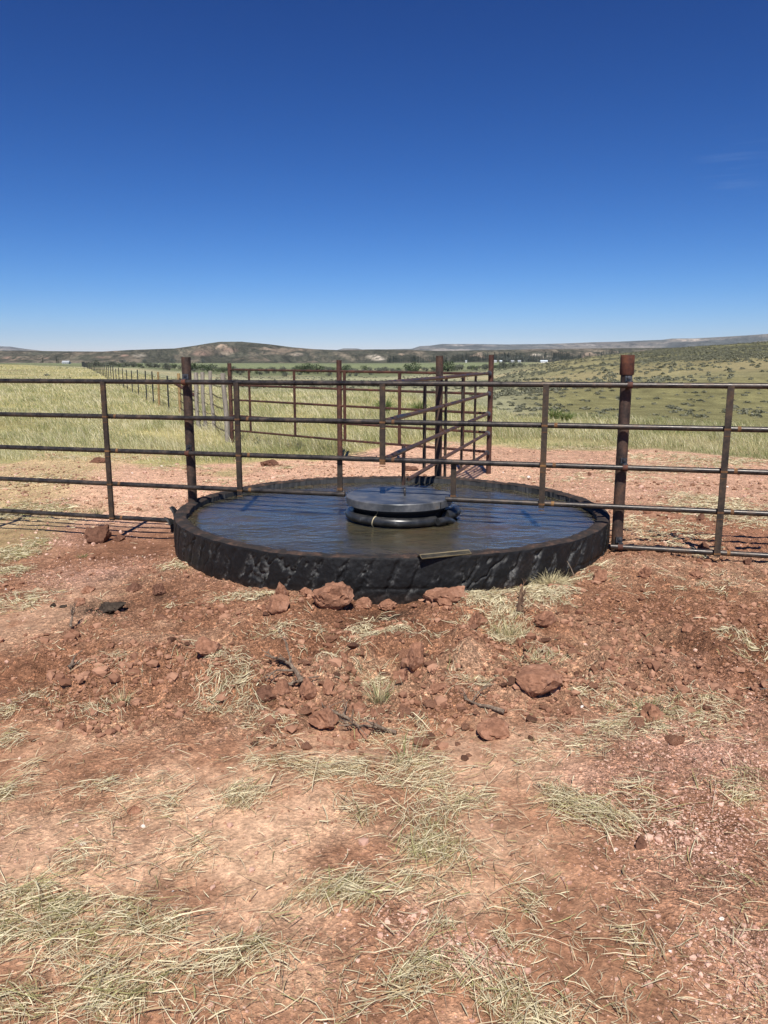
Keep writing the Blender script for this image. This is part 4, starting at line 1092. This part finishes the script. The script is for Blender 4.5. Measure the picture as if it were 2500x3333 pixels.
def scatter_pebbles():
    X, Y = sample(420000, 1490, 3420, .8)
    pk = ell(X, Y, PINK) + .5 * sstep(8.2, 9, Y); nn = fbm(X, Y, .3, 3, 81)
    keep = (RNG.uniform(0, 1, len(X)) < np.clip(pk * (.6 + .6 * nn), .015, 1) * .75) & (np.hypot(X - TX, Y - TY) > TR + .02) & (Y < 13)
    X, Y = X[keep], Y[keep]; n = len(X); S = np.clip(RNG.lognormal(math.log(.0034), .5, n), .0014, .018) * np.clip(Y / 4, .8, 2.2)
    t = RNG.uniform(0, 1, n)[:, None]; c = np.array([.36, .19, .135]) * (1 - t) + np.array([.68, .45, .345]) * t
    w_ = (RNG.uniform(0, 1, n) < .012)[:, None]; c = np.where(w_, np.array([.75, .66, .58]), c)
    pebbles('gravel', X, Y, S, c, 'fine pinkish gravel on the trampled ground', 'gravel'); print('gravel', n)
    X, Y = sample(330000, 1600, 3400, 1.0)
    rz = rough_zone(X, Y); nn = fbm(X, Y, .35, 3, 83)
    keep = (RNG.uniform(0, 1, len(X)) < np.clip(rz * (.55 + .9 * nn), 0.02, 1) * .6) & (np.hypot(X - TX, Y - TY) > TR + .02)
    X, Y = X[keep], Y[keep]; n = len(X); S = np.minimum(np.clip(RNG.lognormal(math.log(.0042), .75, n), .0018, .034), np.where(Y < 2.9, .007, .034))
    t = RNG.uniform(0, 1, n)[:, None]; c = np.array([.19, .088, .052]) * (1 - t) + np.array([.43, .235, .15]) * t
    Xb, Yb = sample(26000, 1460, 1640, 1.0); kb = (RNG.uniform(0, 1, len(Xb)) < np.clip(.25 + .8 * fbm(Xb, Yb, .7, 3, 84), .04, 1)) & (np.hypot(Xb - TX, Yb - TY) > TR + .05) & (grassmask(Xb, Yb) < .6)
    Xb, Yb = Xb[kb], Yb[kb]; nb_ = len(Xb); Sb = np.clip(RNG.lognormal(math.log(.0075), .6, nb_), .003, .035)
    tb = RNG.uniform(0, 1, nb_)[:, None] ** 1.5; cb_ = np.array([.17, .085, .05]) * (1 - tb) + np.array([.58, .37, .25]) * tb
    X = np.concatenate([X, Xb]); Y = np.concatenate([Y, Yb]); S = np.concatenate([S, Sb]); c = np.concatenate([c, cb_])
    pebbles('soil_crumbs', X, Y, S, c, 'loose crumbs of red soil in the dug ground', 'soil crumbs'); print('crumbs', n)
scatter_pebbles()

# ---------------------------------------------------------------- clods
def clod_mesh(seed, sub=4, facet=.25, lump=.25):
    V, Fc = ico(sub); rr = np.random.default_rng(seed)
    for _ in range(17):      # chop with planes so that it gets broken faces
        d = rr.normal(size=3); d /= np.linalg.norm(d); h = rr.uniform(.46, .80)
        s_ = V @ d; V = np.where((s_ > h)[:, None], V - d * ((s_ - h) * .96)[:, None], V)
    o_ = rr.uniform(0, 50, 3)
    nn = fbm(V[:, 0] + V[:, 2] * .7 + o_[0], V[:, 1] - V[:, 2] * .6 + o_[1], .9, 4, seed) * lump * .28
    n2 = fbm(V[:, 0] * 1.3 + V[:, 2] + o_[1], V[:, 1] + V[:, 2] * 1.4 + o_[2], .22, 4, seed + 3, .6) * facet * .34
    w_, i_ = worley(V[:, 0] + V[:, 2] * .8 + o_[2], V[:, 1] - V[:, 2] * .9 + o_[0], .45, seed)
    V = V * (1 + nn + n2 + .16 * (i_ - .5) - .16 * sstep(.5, .8, w_))[:, None]
    V[:, :2] *= (1 - .38 * sstep(.0, -.5, V[:, 2]))[:, None]
    n3 = fbm(V[:, 0] * 1.1 + V[:, 2] + o_[2], V[:, 1] + V[:, 2] * 1.2 + o_[0], .09, 3, seed + 7, .6); V = V * (1 + .045 * n3)[:, None]
    V[:, 2] = np.where(V[:, 2] < -.45, -.45 + (V[:, 2] + .45) * .3, V[:, 2])
    return V, Fc
def clod(px, py, w, h, label, m_=None, seed=1, flat=None, name='dirt_clod', cat='dirt clod', dz=0, group=None, sub=4):
    X, Y, z = on_ground(px, py + h * .35); s_ = (Y * cP + CAM_H * sP) / F
    mg = 1.5 if h >= 85 else 1.25; a = w * s_ / 2 * mg; hz = h * s_ * mg; V, Fc = clod_mesh(seed, sub)
    V = V * np.array([a, a * .8, hz / 1.45 * (.84 if h >= 85 else 1)])
    o = mesh_np(name, V, [Fc], m_ or M_CLOD, smooth=True); 
    try: o.data.set_sharp_from_angle(angle=R(32))
    except Exception: pass
    o.location = (X, Y + a * .5, z + (.03 if h >= 85 else 0) + V[:, 2].max() * (.42 if h >= 55 else .24) + dz); o.rotation_euler = (0, 0, (seed * 1.7) % 6.28 * .2)
    return tag(o, label, cat, group)
CL = [
 (1757, 2245, 158, 88, 'largest red clod, with dry grass along its top and dark hollow underneath', M_CLOD),
 (672, 2138, 98, 58, 'smooth wedge-shaped red clod lying alone left of the root', M_CLOD),
 (1083, 1955, 135, 75, 'broad rounded clod under the grass tuft against the tyre wall', M_CLOD),
 (915, 1922, 48, 52, 'upright pointed clod leaning on the tyre, left of the tuft', M_CLOD),
 (996, 1930, 58, 38, 'small tilted clod between the pointed clod and the tufted one', M_CLOD),
 (900, 1975, 92, 60, 'knobbly round clod in front of the pointed clod by the tyre', M_CLOD),
 (1187, 1972, 62, 34, 'low clod in the gap in front of the tyre, left one of two', M_CLOD),
 (1262, 1977, 60, 30, 'low clod in the gap in front of the tyre, right one of two', M_CLOD),
 (1450, 1955, 160, 60, 'wide flat heap of red soil leaning on the tyre under the angle iron', M_CLOD),
 (1552, 2012, 86, 56, 'pink-spotted clod among straw below the tyre, left of the root stump', M_CLOD),
 (1355, 2155, 64, 76, 'tall egg-shaped clod in the middle of the dug soil', M_CLOD),
 (1300, 2212, 74, 46, 'cracked clod below and left of the egg-shaped one', M_CLOD),
 (1005, 2245, 78, 76, 'chunky upright clod just below the driftwood root', M_CLOD),
 (1066, 2245, 52, 46, 'block-like clod touching the right of the chunky upright one', M_CLOD),
 (922, 2245, 54, 52, 'square clod left of the chunky upright one below the root', M_CLOD),
 (1785, 2012, 86, 58, 'rounded red clod just right of the root stump straw', M_CLOD),
 (1116, 2133, 42, 42, 'small square clod right of the driftwood root', M_CLOD),
 (1625, 2380, 135, 62, 'flat cracked slab of soil below the stick at the straw edge', M_CLOD),
 (1282, 2443, 48, 40, 'blocky clod at the lower edge of the dug hollow', M_CLOD),
 (2140, 2335, 95, 50, 'clod with tufts on top at the lower right of the dug soil', M_CLOD),
 (2242, 2045, 50, 32, 'small pale block standing alone on the right slope', M_CLOD),
 (1908, 2057, 42, 24, 'pale little stone on the right slope', M_CLOD),
 (2091, 2748, 52, 44, 'dark brown round clod alone on the pinkish gravel', M_DCLOD),
 (318, 1745, 96, 70, 'big brown clod with dry grass on top under the left bottom rail', M_DCLOD),
 (385, 1752, 44, 28, 'small clod beside the big grassy one under the left rail', M_DCLOD),
 (436, 1915, 58, 34, 'brown clod left of the tank, nearer to the black soil', M_DCLOD),
 (513, 1928, 48, 32, 'brown clod nearest to the left side of the tank', M_DCLOD),
 (350, 1990, 92, 28, 'lump of black soil on the left with straw beside it', M_BLACK),
 (172, 1970, 22, 18, 'small black lump, left of its grey neighbour on the left', M_BLACK),
 (206, 1973, 24, 12, 'flat grey-black lump beside the small black one', M_BLACK),
 (492, 2098, 64, 30, 'flat low clod left of the tank and above the lone wedge clod', M_CLOD),
 (640, 2275, 30, 28, 'tiny clod in the straw below the lone wedge clod', M_CLOD),
 (1980, 2170, 46, 34, 'clod right of the largest one, near the top of the crumbs', M_CLOD),
 (2024, 2150, 32, 34, 'pinkish clod standing behind the crumbs right of the largest clod', M_CLOD),
 (873, 1508, 88, 30, 'dark brown heap of dug soil at the grass edge behind the tank', M_DCLOD),
 (316, 1500, 62, 20, 'dark heap at the grass edge behind the left fence', M_DCLOD),
 (1335, 1527, 60, 16, 'low dark heap on the pale yard seen under the divider rails', M_DCLOD),
 (1920, 1545, 16, 12, 'single brown lump on the pale yard left of the right post', M_DCLOD),
 (2290, 1790, 50, 30, 'dark lump beneath the bottom rail near the right upright', M_DCLOD),
 (2440, 1830, 40, 26, 'grey-brown lump under the bottom rail at the right edge', M_DCLOD),
 (2285, 1685, 32, 20, 'dark lump beneath the fourth rail by the right upright', M_DCLOD),
 (1175, 2395, 80, 44, 'rough clod just above the dead twigs in the hollow', M_CLOD),
 (1060, 2365, 105, 56, 'long rough heap of soil left of the dead twigs', M_CLOD),
 (1165, 2310, 60, 44, 'clod above the hollow, right of the block-like one', M_CLOD),
 (1210, 2330, 46, 36, 'clod above the hollow beneath the pale straw tuft', M_CLOD),
 (1430, 2205, 90, 34, 'flat clod right of the cracked one in the middle', M_CLOD),
 (860, 2265, 100, 60, 'dark rough heap left of the square clod', M_DCLOD),
 (1150, 2430, 36, 28, 'small clod at the left foot of the hollow', M_CLOD),
 (2310, 2300, 44, 30, 'brown clod by the straw at the far right of the dug soil', M_DCLOD),
 (2105, 1870, 46, 32, 'rough clod in front of the right post', M_CLOD),
 (1960, 1880, 60, 40, 'pink clod below the right end of the tyre', M_CLOD),
 (2270, 1875, 60, 20, 'pale flat clod below the bottom rail on the right', M_CLOD),
 (435, 2640, 44, 28, 'flat dull clod on the trampled soil at lower left', M_CLOD),
 (480, 2645, 0, 0, '', None),
 (1855, 2315, 46, 32, 'orange clod just below the largest clod', M_CLOD),
 (280, 1925, 50, 22, 'low red clod on the left slope behind the black soil', M_CLOD),
 (255, 1965, 46, 22, 'red clod beside the flat grey-black lump', M_CLOD),
 (1480, 1610, 0, 0, '', None)]
k_ = 0
for (x, y, w_, h_, lab, m_) in CL:
    k_ += 1
    if w_: clod(x, y, w_, h_, lab, m_, seed=k_ * 3 + 1)
# loose small clods: one shape of each kind, then copies
protos = []
for s_ in range(7):
    V, Fc = clod_mesh(500 + s_, 2, .35, .3)
    o = mesh_np('small_clod', V * np.array([1, .85, .62]), [Fc], M_CLOD if s_ < 5 else M_DCLOD, smooth=False)
    protos.append(o)
def put_small(o, X, Y, s_):
    o.location = (X, Y, zat(X, Y) + s_ * .12); o.scale = (s_, s_, s_); o.rotation_euler = (random.uniform(-.3, .3), random.uniform(-.3, .3), random.uniform(0, 6))
    tag(o, 'small lump of red soil lying loose in the dug ground around the tank', 'dirt clod', 'small loose soil lumps')
cnt = 0
while cnt < 280:
    x = random.uniform(-100, 2600)
    if random.random() < .62: x = random.gauss(1250, 330); y = random.gauss(2230, 130)
    elif random.random() < .6: x = random.gauss(2000, 250); y = random.gauss(2180, 130)
    else: y = random.uniform(1820, 2420)
    if not (1560 < y < 2480) or not (-50 < x < 2560): continue
    X, Y = at(x, y)
    if math.hypot(X - TX, Y - TY) < TR + .06: continue
    s_ = min(.06, max(.013, random.lognormvariate(math.log(.022), .45)))
    o = protos[cnt] if cnt < len(protos) else protos[random.randrange(7)].copy()
    if cnt >= len(protos): COL.objects.link(o)
    put_small(o, X, Y, s_); cnt += 1

# ---------------------------------------------------------------- tufts, roots and sticks
def tuft(px, py, n, h, spread, green, label, name='grass_tuft', cat='grass tuft', w=.004, dz=0.0, group=None, lean=(.2, 1.2), z0=None):
    X, Y, z = on_ground(px, py); rr = np.random.default_rng(int(px * 3 + py))
    if z0 is not None: z = z0
    V = []; Fq = []; C = []
    for i in range(n):
        a = rr.uniform(0, 6.3); r0 = rr.uniform(0, spread) ** 1; bx_, by_ = r0 * math.cos(a), r0 * math.sin(a)
        a2 = a + rr.normal(0, .5); ln = rr.uniform(*lean); L = h * rr.uniform(.5, 1.1); wd = w * rr.uniform(.6, 1.2)
        fa = rr.uniform(0, 3.1); b = len(V)
        for k in range(4):
            t = k / 3; x = bx_ + math.cos(a2) * ln * L * t ** 1.5; y = by_ + math.sin(a2) * ln * L * t ** 1.5; zz = L * (t - .45 * ln * t * t); zz = max(zz, .004)
            wk = wd * (1 - .8 * t) / 2
            V += [(x - wk * math.cos(fa), y - wk * math.sin(fa), zz), (x + wk * math.cos(fa), y + wk * math.sin(fa), zz)]
            c = np.array([.62, .54, .32]) if rr.uniform() > green else np.array([.16, .21, .065]); C += [c, c]
        for j in range(i * 8, i * 8 + 8): C[j] = C[i * 8] if j % 8 else C[j]
        Fq += [(b + 2 * k, b + 2 * k + 1, b + 2 * k + 3, b + 2 * k + 2) for k in range(3)]
    C = np.array(C).reshape(-1, 8, 3) * rr.uniform(.7, 1.15, (n, 1, 1))
    o = mesh_np(name, np.array(V), [np.array(Fq)], M_STRAW, color=C.reshape(-1, 3)); o.location = (X, Y, z + dz)
    return tag(o, label, cat, group)
tuft(1085, 1918, 60, .12, .045, .5, 'green and tan grass tuft growing on the clod against the tyre', z0=.115)
tuft(1232, 2290, 130, .13, .04, .15, 'pale straw tuft splayed downward in the middle of the dug soil')
tuft(1785, 1905, 420, .12, .14, .0, 'bright bleached straw heap against the right front of the tyre', name='straw_heap', cat='straw heap')
tuft(320, 1712, 110, .10, .06, .25, 'dry grass cap on the big clod under the left rail', z0=.03)
tuft(1745, 2190, 160, .06, .15, .15, 'matted grass on top of the largest clod', z0=.085, lean=(.8, 1.5))
tuft(270, 1815, 50, .05, .05, .8, 'small green sprig on the pinkish soil left of the tank')
tuft(2110, 2320, 90, .09, .07, .3, 'dry tuft on the clod at the lower right of the dug soil')
tuft(1325, 2470, 70, .09, .08, .3, 'dry roots and grass at the foot of the hollow')
tuft(395, 2245, 60, .07, .04, .2, 'small pale tuft on the left side of the dug soil')
tuft(1655, 2065, 200, .12, .1, .2, 'long hanging dry grass below the root stump')
# yuccas in the meadow
for px, py, s_, lab in ((1253, 1345, .55, 'spiky green yucca behind the third upright bar of the fence'), (1366, 1345, .5, 'spiky green yucca left of the inner post'),
                        (1806, 1364, .36, 'yellow green yucca on the meadow edge, left one of the pair'), (1842, 1372, .32, 'yellow green yucca on the meadow edge, right one of the pair')):
    tuft(px, py, 190, s_, .12, .92, lab, name='yucca_plant', cat='yucca', w=.035, lean=(.1, .9))

def branchy(name, cat, label, px, py, length, ang, r, m_=M_ROOT, nb=6, up=.3, seed=1, wob=.25, dz=0.02):
    rr = random.Random(seed); X, Y, z = on_ground(px, py); mb = MB()
    def br(p, a, el, L, r0, depth):
        P = [Vector(p)]; n = 6; rad = [r0]
        for i in range(n):
            a += rr.gauss(0, wob); el += rr.gauss(-.04, wob * .6)
            q = P[-1] + Vector((math.cos(a) * math.cos(el), math.sin(a) * math.cos(el), math.sin(el))) * (L / n)
            q.z = max(q.z, .004); P.append(q); rad.append(r0 * (1 - .75 * (i + 1) / n))
        mb.tube([tuple(k) for k in P], rad, 7)
        if depth > 0:
            for j in range(nb if depth == 2 else 3):
                k = rr.randrange(1, n); br(P[k], a + rr.uniform(-1.1, 1.1), el + rr.uniform(-.1, .7), L * rr.uniform(.3, .65), rad[k] * .7, depth - 1)
    br((0, 0, 0), ang, up, length, r, 2)
    o = mb.build(name, m_); o.location = (X, Y, z + dz); return tag(o, label, cat)
branchy('dead_root', 'root', 'grey driftwood-like root with thin twigs above the chunky clods', 990, 2200, .30, 2.2, .013, seed=4, up=.35)
branchy('dead_root', 'root', 'pale curved root piece below the twiggy grey root', 925, 2205, .17, .05, .010, seed=8, up=.05, nb=2, wob=.12)
branchy('dead_stick', 'stick', 'grey forked stick on straw left of the largest clod', 1640, 2330, .24, 2.5, .011, seed=6, up=.12, nb=3)
branchy('dead_twigs', 'twigs', 'tangle of dark dead twigs in the hollow at the bottom of the dug soil', 1290, 2400, .26, 3.0, .009, seed=9, up=.1, nb=9)
branchy('dead_twigs', 'twigs', 'thin dark branch slanting between clods above the hollow', 1140, 2355, .22, 2.4, .007, seed=14, up=.15, nb=3)
branchy('root_stump', 'root', 'upright brown root stump in the straw in front of the tyre', 1690, 1995, .15, 1.8, .020, M_STUMP, seed=12, up=1.25, nb=9, wob=.42)
branchy('root_stump', 'root', 'small twiggy root sticking up on the left of the dug soil', 232, 2050, .13, 1.9, .009, seed=13, up=.8, nb=7, wob=.3)
branchy('dead_stick', 'stick', 'thin tan stick leaning against the right front of the tyre', 1870, 1888, .13, 2.0, .005, seed=21, up=.9, nb=0, wob=.12)
branchy('dead_stick', 'stick', 'short dark stub of root left of the pale tuft', 225, 2180, .1, .9, .010, seed=22, up=.4, nb=2, wob=.2)

# ---------------------------------------------------------------- sagebrush
def leafcloud(n, rx, rz, leaf, seed, c0, c1, holes=.5, shape='dome'):
    rr = np.random.default_rng(seed); d = rr.normal(size=(n, 3)); d /= np.linalg.norm(d, axis=1)[:, None]
    if shape == 'dome': d[:, 2] = np.abs(d[:, 2])
    r = rr.uniform(.55, 1.0, n) * (1 + .3 * fbm(d[:, 0] * 2 + d[:, 2] + seed, d[:, 1] * 2 - d[:, 2], .8, 3, seed))
    P = d * r[:, None] * np.array([rx, rx, rz]); P[:, 2] += 0
    a = rr.normal(size=(n, 3)); a /= np.linalg.norm(a, axis=1)[:, None]; b = np.cross(a, rr.normal(size=(n, 3))); b /= np.linalg.norm(b, axis=1)[:, None]
    s = (leaf * rr.uniform(.6, 1.4, n))[:, None]
    V = np.stack([P - a * s - b * s * .5, P + a * s - b * s * .6, P + a * s * .7 + b * s * .6, P - a * s * .8 + b * s * .5], 1).reshape(-1, 3)
    q = np.arange(n * 4).reshape(n, 4)
    t = np.clip(.5 + .5 * fbm(P[:, 0] / rx, P[:, 1] / rx + P[:, 2] / rz, .5, 2, seed + 5) + rr.normal(0, .18, n), 0, 1)[:, None]
    c = np.array(c0) * (1 - t) + np.array(c1) * t
    return V, q, np.repeat(c, 4, 0)
SG0, SG1 = (.13, .135, .085), (.27, .265, .19)
def sagebrush():
    me = []
    for s_ in range(6):
        V, q, c = leafcloud(70, .5, .42, .10, 700 + s_, SG0, SG1)
        o = mesh_np('sagebrush', V, [q], M_LEAF, color=c); me.append(o)
    pts = []
    N = 40000
    for _ in range(N):
        if random.random() < .78: px = random.uniform(1600, 2700); Y = random.uniform(28, 205); p = (.5 if Y > 60 else .1)
        else: px = random.uniform(700, 1700); Y = random.uniform(60, 230); p = .35
        X = (px - CX) / 2551 * Y
        p *= (1.9 if (px > 2050 and Y > 110) else 1) * (.35 if (px > 1850 and Y < 85) else 1)
        d_ = fbm(np.array([X]), np.array([Y]), 16, 3, 88)[0]
        if random.random() < p * min(1, max(.03, .45 + .8 * d_)): pts.append((X, Y, px))
    for _ in range(26):
        px = random.uniform(-100, 330); Y = random.uniform(60, 190); pts.append(((px - CX) / 2551 * Y, Y, px))
    pts.sort(key=lambda p: p[1]); print('sagepts', len(pts))
    A = np.array(pts); Z = zsoil(A[:, 0], A[:, 1])
    inview = [(x, y, z) for (x, y, p), z in zip(pts, Z) if -20 < p < 2520][:290]
    for i, (x, y, z) in enumerate(inview):
        o = me[i] if i < 6 else me[random.randrange(6)].copy()
        if i >= 6: COL.objects.link(o)
        s_ = random.uniform(.2, .52); o.location = (x, y, z - .02); o.scale = (s_ * 1.25, s_ * 1.1, s_ * .8); o.rotation_euler = (0, 0, random.uniform(0, 6.3))
        tag(o, 'low grey green sagebrush growing on the open slope beyond the meadow', 'sagebrush', 'sagebrush on the slopes')
    rest = [(x, y, z) for (x, y, p), z in zip(pts, Z)][290:]
    VV, QQ, CC = [], [], []; b = 0
    for (x, y, z) in rest:
        V, q, c = SAGE_LOD[random.randrange(6)]; s_ = random.uniform(.2, .62)
        VV.append(V * s_ + np.array([x, y, z - .03])); QQ.append(q + b); CC.append(c); b += len(V)
    o = mesh_np('sagebrush_cover', np.concatenate(VV), [np.concatenate(QQ)], M_LEAF, color=np.concatenate(CC)); tag(o, 'carpet of distant sagebrush speckling the far hillside', 'sagebrush', kind='stuff')
    print('sage', len(pts))
SAGE_LOD = [leafcloud(26, .5, .4, .17, 800 + i, SG0, SG1) for i in range(6)]
sagebrush()

# ---------------------------------------------------------------- trees of the valley
def tree_proto(kind, seed, c0, c1, label, cat, group, name):
    t = empty(name); rr = random.Random(seed)
    if kind == 'willow':
        Vs, Qs, Cs = [], [], []; b = 0
        for i in range(7):
            V, q, c = leafcloud(70, rr.uniform(.8, 1.5), rr.uniform(.7, 1.2), .16, seed * 10 + i, c0, c1, shape='ball')
            V = V + np.array([rr.uniform(-1.6, 1.6), rr.uniform(-1, 1), rr.uniform(.8, 2.3)]); Vs.append(V); Qs.append(q + b); Cs.append(c); b += len(V)
        mesh_np('crown', np.concatenate(Vs), [np.concatenate(Qs)], M_LEAF, t, color=np.concatenate(Cs))
        m = MB()
        for i in range(4): m.tube([(0, 0, -.2), (rr.uniform(-.5, .5), rr.uniform(-.3, .3), 1.1), (rr.uniform(-1.4, 1.4), rr.uniform(-.8, .8), 2.2)], [.13, .09, .04], 7)
        m.build('trunk', M_BARK, t)
    else:
        n = 260; rg = np.random.default_rng(seed); h = rg.uniform(.08, 1, n) ** .8; a = rg.uniform(0, 6.3, n)
        r = (1 - h) * 1.5 * rg.uniform(.4, 1.05, n) * (1 + .25 * np.sin(h * 50)); P = np.stack([r * np.cos(a), r * np.sin(a), h * 9], 1)
        o_ = np.stack([np.cos(a), np.sin(a), -.35 + 0 * a], 1) * .5; s_ = np.stack([-np.sin(a), np.cos(a), 0 * a], 1) * .26
        V = np.stack([P - o_ * .4 - s_, P - o_ * .4 + s_, P + o_ + s_ * .3, P + o_ - s_ * .3], 1).reshape(-1, 3)
        t_ = rg.uniform(0, 1, (n, 1)); c = np.array(c0) * (1 - t_) + np.array(c1) * t_
        mesh_np('crown', V, [np.arange(n * 4).reshape(n, 4)], M_LEAF, t, color=np.repeat(c, 4, 0))
        m = MB(); m.tube([(0, 0, -.3), (0, 0, 5), (0, 0, 8.8)], [.2, .12, .03], 7); m.build('trunk', M_BARK, t)
    tag(t, label, cat, group); return t
def copy_tree(t):
    c = t.copy(); COL.objects.link(c)
    for ch in t.children:
        d = ch.copy(); COL.objects.link(d); d.parent = c
    return c
def plant(protos_, spots):
    used = set()
    for (k, px, Y, s_) in spots:
        if k not in used: o = protos_[k]; used.add(k)
        else: o = copy_tree(protos_[k])
        X = (px - CX) / 2551 * Y; o.location = (X, Y, (zat(X, Y) if Y < 1320 else max(zat(X, Y), hill_z('hills', px, Y))) - .1); o.scale = (s_ * random.uniform(.9, 1.3), s_ * random.uniform(.9, 1.2), s_); o.rotation_euler = (0, 0, random.uniform(0, 6.3))
G1 = ('willow', (.035, .05, .028), (.12, .145, .085))
wp = [tree_proto('willow', 21 + i, *((.08, .09, .065), (.21, .22, .165)), 'grey green willow bush in the long row across the valley floor', 'willow', 'willows across the valley floor', 'willow_bush') for i in range(4)]
wp += [tree_proto('willow', 31 + i, (.05, .07, .035), (.13, .165, .08), 'darker green leafy tree in the row across the valley floor', 'tree', 'dark leafy trees in the valley row', 'leafy_tree') for i in range(3)]
spots = []
for px in np.arange(300, 1700, 9.5):
    if random.random() < .12: continue
    Y = random.uniform(285, 380); k = random.randrange(4) if random.random() < .75 else 4 + random.randrange(3)
    s_ = random.uniform(.45, .9)
    spots.append((k, px + random.uniform(-9, 9), Y, s_))
spots += [(4, 980, 300, 1.3), (5, 1005, 300, 1.4), (6, 1035, 305, 1.2), (5, 1335, 290, 1.3), (4, 1458, 280, 1.5), (6, 1128, 300, 1.1), (5, 675, 290, 1.0), (4, 625, 290, 1.2)]
for px in np.arange(330, 1560, 42):
    if random.random() < .35: continue
    spots.append((random.randrange(4), px + random.uniform(-15, 15), random.uniform(215, 275), random.uniform(.3, .55)))
plant(wp, spots)
cw = [tree_proto('willow', 41 + i, (.06, .07, .055), (.19, .2, .165), 'pale round cottonwood near the distant white houses', 'tree', 'cottonwoods by the distant houses', 'cottonwood_tree') for i in range(2)]
plant(cw, [(0, 1640, 1180, 3.3), (1, 1700, 1180, 3.6), (0, 1745, 1150, 2.6), (1, 1775, 1120, 2.2), (0, 1655, 1220, 2.6), (1, 1720, 1220, 3.0), (0, 1810, 1190, 2.6), (1, 600, 1200, 2.4), (0, 560, 1210, 2.6), (1, 470, 1230, 2.2), (0, 660, 1240, 2.4), (1, 900, 1250, 1.8), (0, 400, 1240, 2.0)])
pp = [tree_proto('conifer', 51 + i, (.018, .03, .018), (.045, .065, .038), 'dark conifer in the long row at the foot of the far hills', 'conifer', 'conifers at the foot of the hills', 'conifer_tree') for i in range(4)]
spots = []
px = 1262
while px < 2020:
    y0 = np.interp(px, [1262, 1420, 1520, 1700, 1960], [1, 1, 1.25, 1.35, 1.3])
    if not (1425 < px < 1470 and random.random() < .5): spots.append((random.randrange(4), px, random.uniform(1240, 1300) if px < 1560 else random.uniform(1330, 1450), y0 * random.uniform(.85, 1.35)))
    px += random.uniform(2.6, 6)
plant(pp, spots)
for px, s_ in ((185, 1.1), (140, .9), (190, .8)): plant_o = copy_tree(pp[0]); X = (px - CX) / 2551 * 700; plant_o.location = (X, 700, zat(X, 700)); plant_o.scale = (s_ * .6,) * 3

# ---------------------------------------------------------------- distant buildings
def house(px, Y, wd, dp, ht, label, wall=M_WHITE, roof=M_ROOF, rh=.35, zup=0, name='farm_house', cat='house'):
    X = (px - CX) / 2551 * Y; z = zat(X, Y); h = empty(name, (X, Y, z + zup)); wd *= .5; dp *= .6; ht *= .55; tag(h, label, cat)
    m = MB(); m.box((0, 0, ht / 2 - .5), (wd, dp, ht + 1)); m.build('wall', wall, h, smooth=False)
    m = MB(); r_ = dp * rh; a, b = wd / 2 + .3, dp / 2 + .4
    m.add([(-a, -b, ht), (a, -b, ht), (a, b, ht), (-a, b, ht), (-a, 0, ht + r_), (a, 0, ht + r_)], [(0, 1, 5, 4), (2, 3, 4, 5), (0, 4, 3), (1, 2, 5), (0, 3, 2, 1)]); m.build('roof', roof, h, smooth=False)
    for sx in (-.3, .05, .33):
        m = MB(); m.box((wd * sx, -dp / 2 - .03, ht * .5), (wd * .08, .08, ht * .3)); m.build('window', M_DRUM, h, smooth=False)
house(1517, 1150, 5, 5, 4, 'tiny pale shed alone left of the distant houses', name='shed', cat='shed')
house(1612, 1130, 7, 6, 3, 'small white house leftmost in the distant hamlet', zup=.3)
house(1630, 1100, 6, 6, 3.2, 'white house just right of the leftmost one in the distant hamlet', roof=M_TIN)
house(1668, 1120, 9, 6, 3.2, 'white house among the cottonwoods in the distant hamlet')
house(1690, 1100, 8, 6, 3.6, 'white house with grey roof right of the cottonwoods in the hamlet')
house(1770, 980, 17, 7, 3.2, 'long low white shed right of the distant hamlet', roof=M_TIN, name='long_shed', cat='shed')
house(216, 720, 12, 8, 2.2, 'low farm building with pale metal roof far beyond the left meadow', wall=M_ROOF, roof=M_ROOF, name='barn', cat='barn')

# ---------------------------------------------------------------- air
def haze():
    m = bpy.data.materials.new('air'); m.use_nodes = True; n = m.node_tree.nodes; l = m.node_tree.links
    n.remove(n['Principled BSDF']); v = n.new('ShaderNodeVolumePrincipled'); v.inputs['Color'].default_value = (.72, .82, .95, 1); v.inputs['Density'].default_value = HAZE_D
    v.inputs['Anisotropy'].default_value = 0.0
    l.new(v.outputs[0], n['Material Output'].inputs['Volume'])
    mb = MB(); mb.box((0, 3800, 152), (14000, 9000, 336)); o = mb.build('haze', m, smooth=False); tag(o, 'thin clear-day haze between here and the far hills', 'haze', kind='stuff')
HAZE_D = 5e-5
haze()
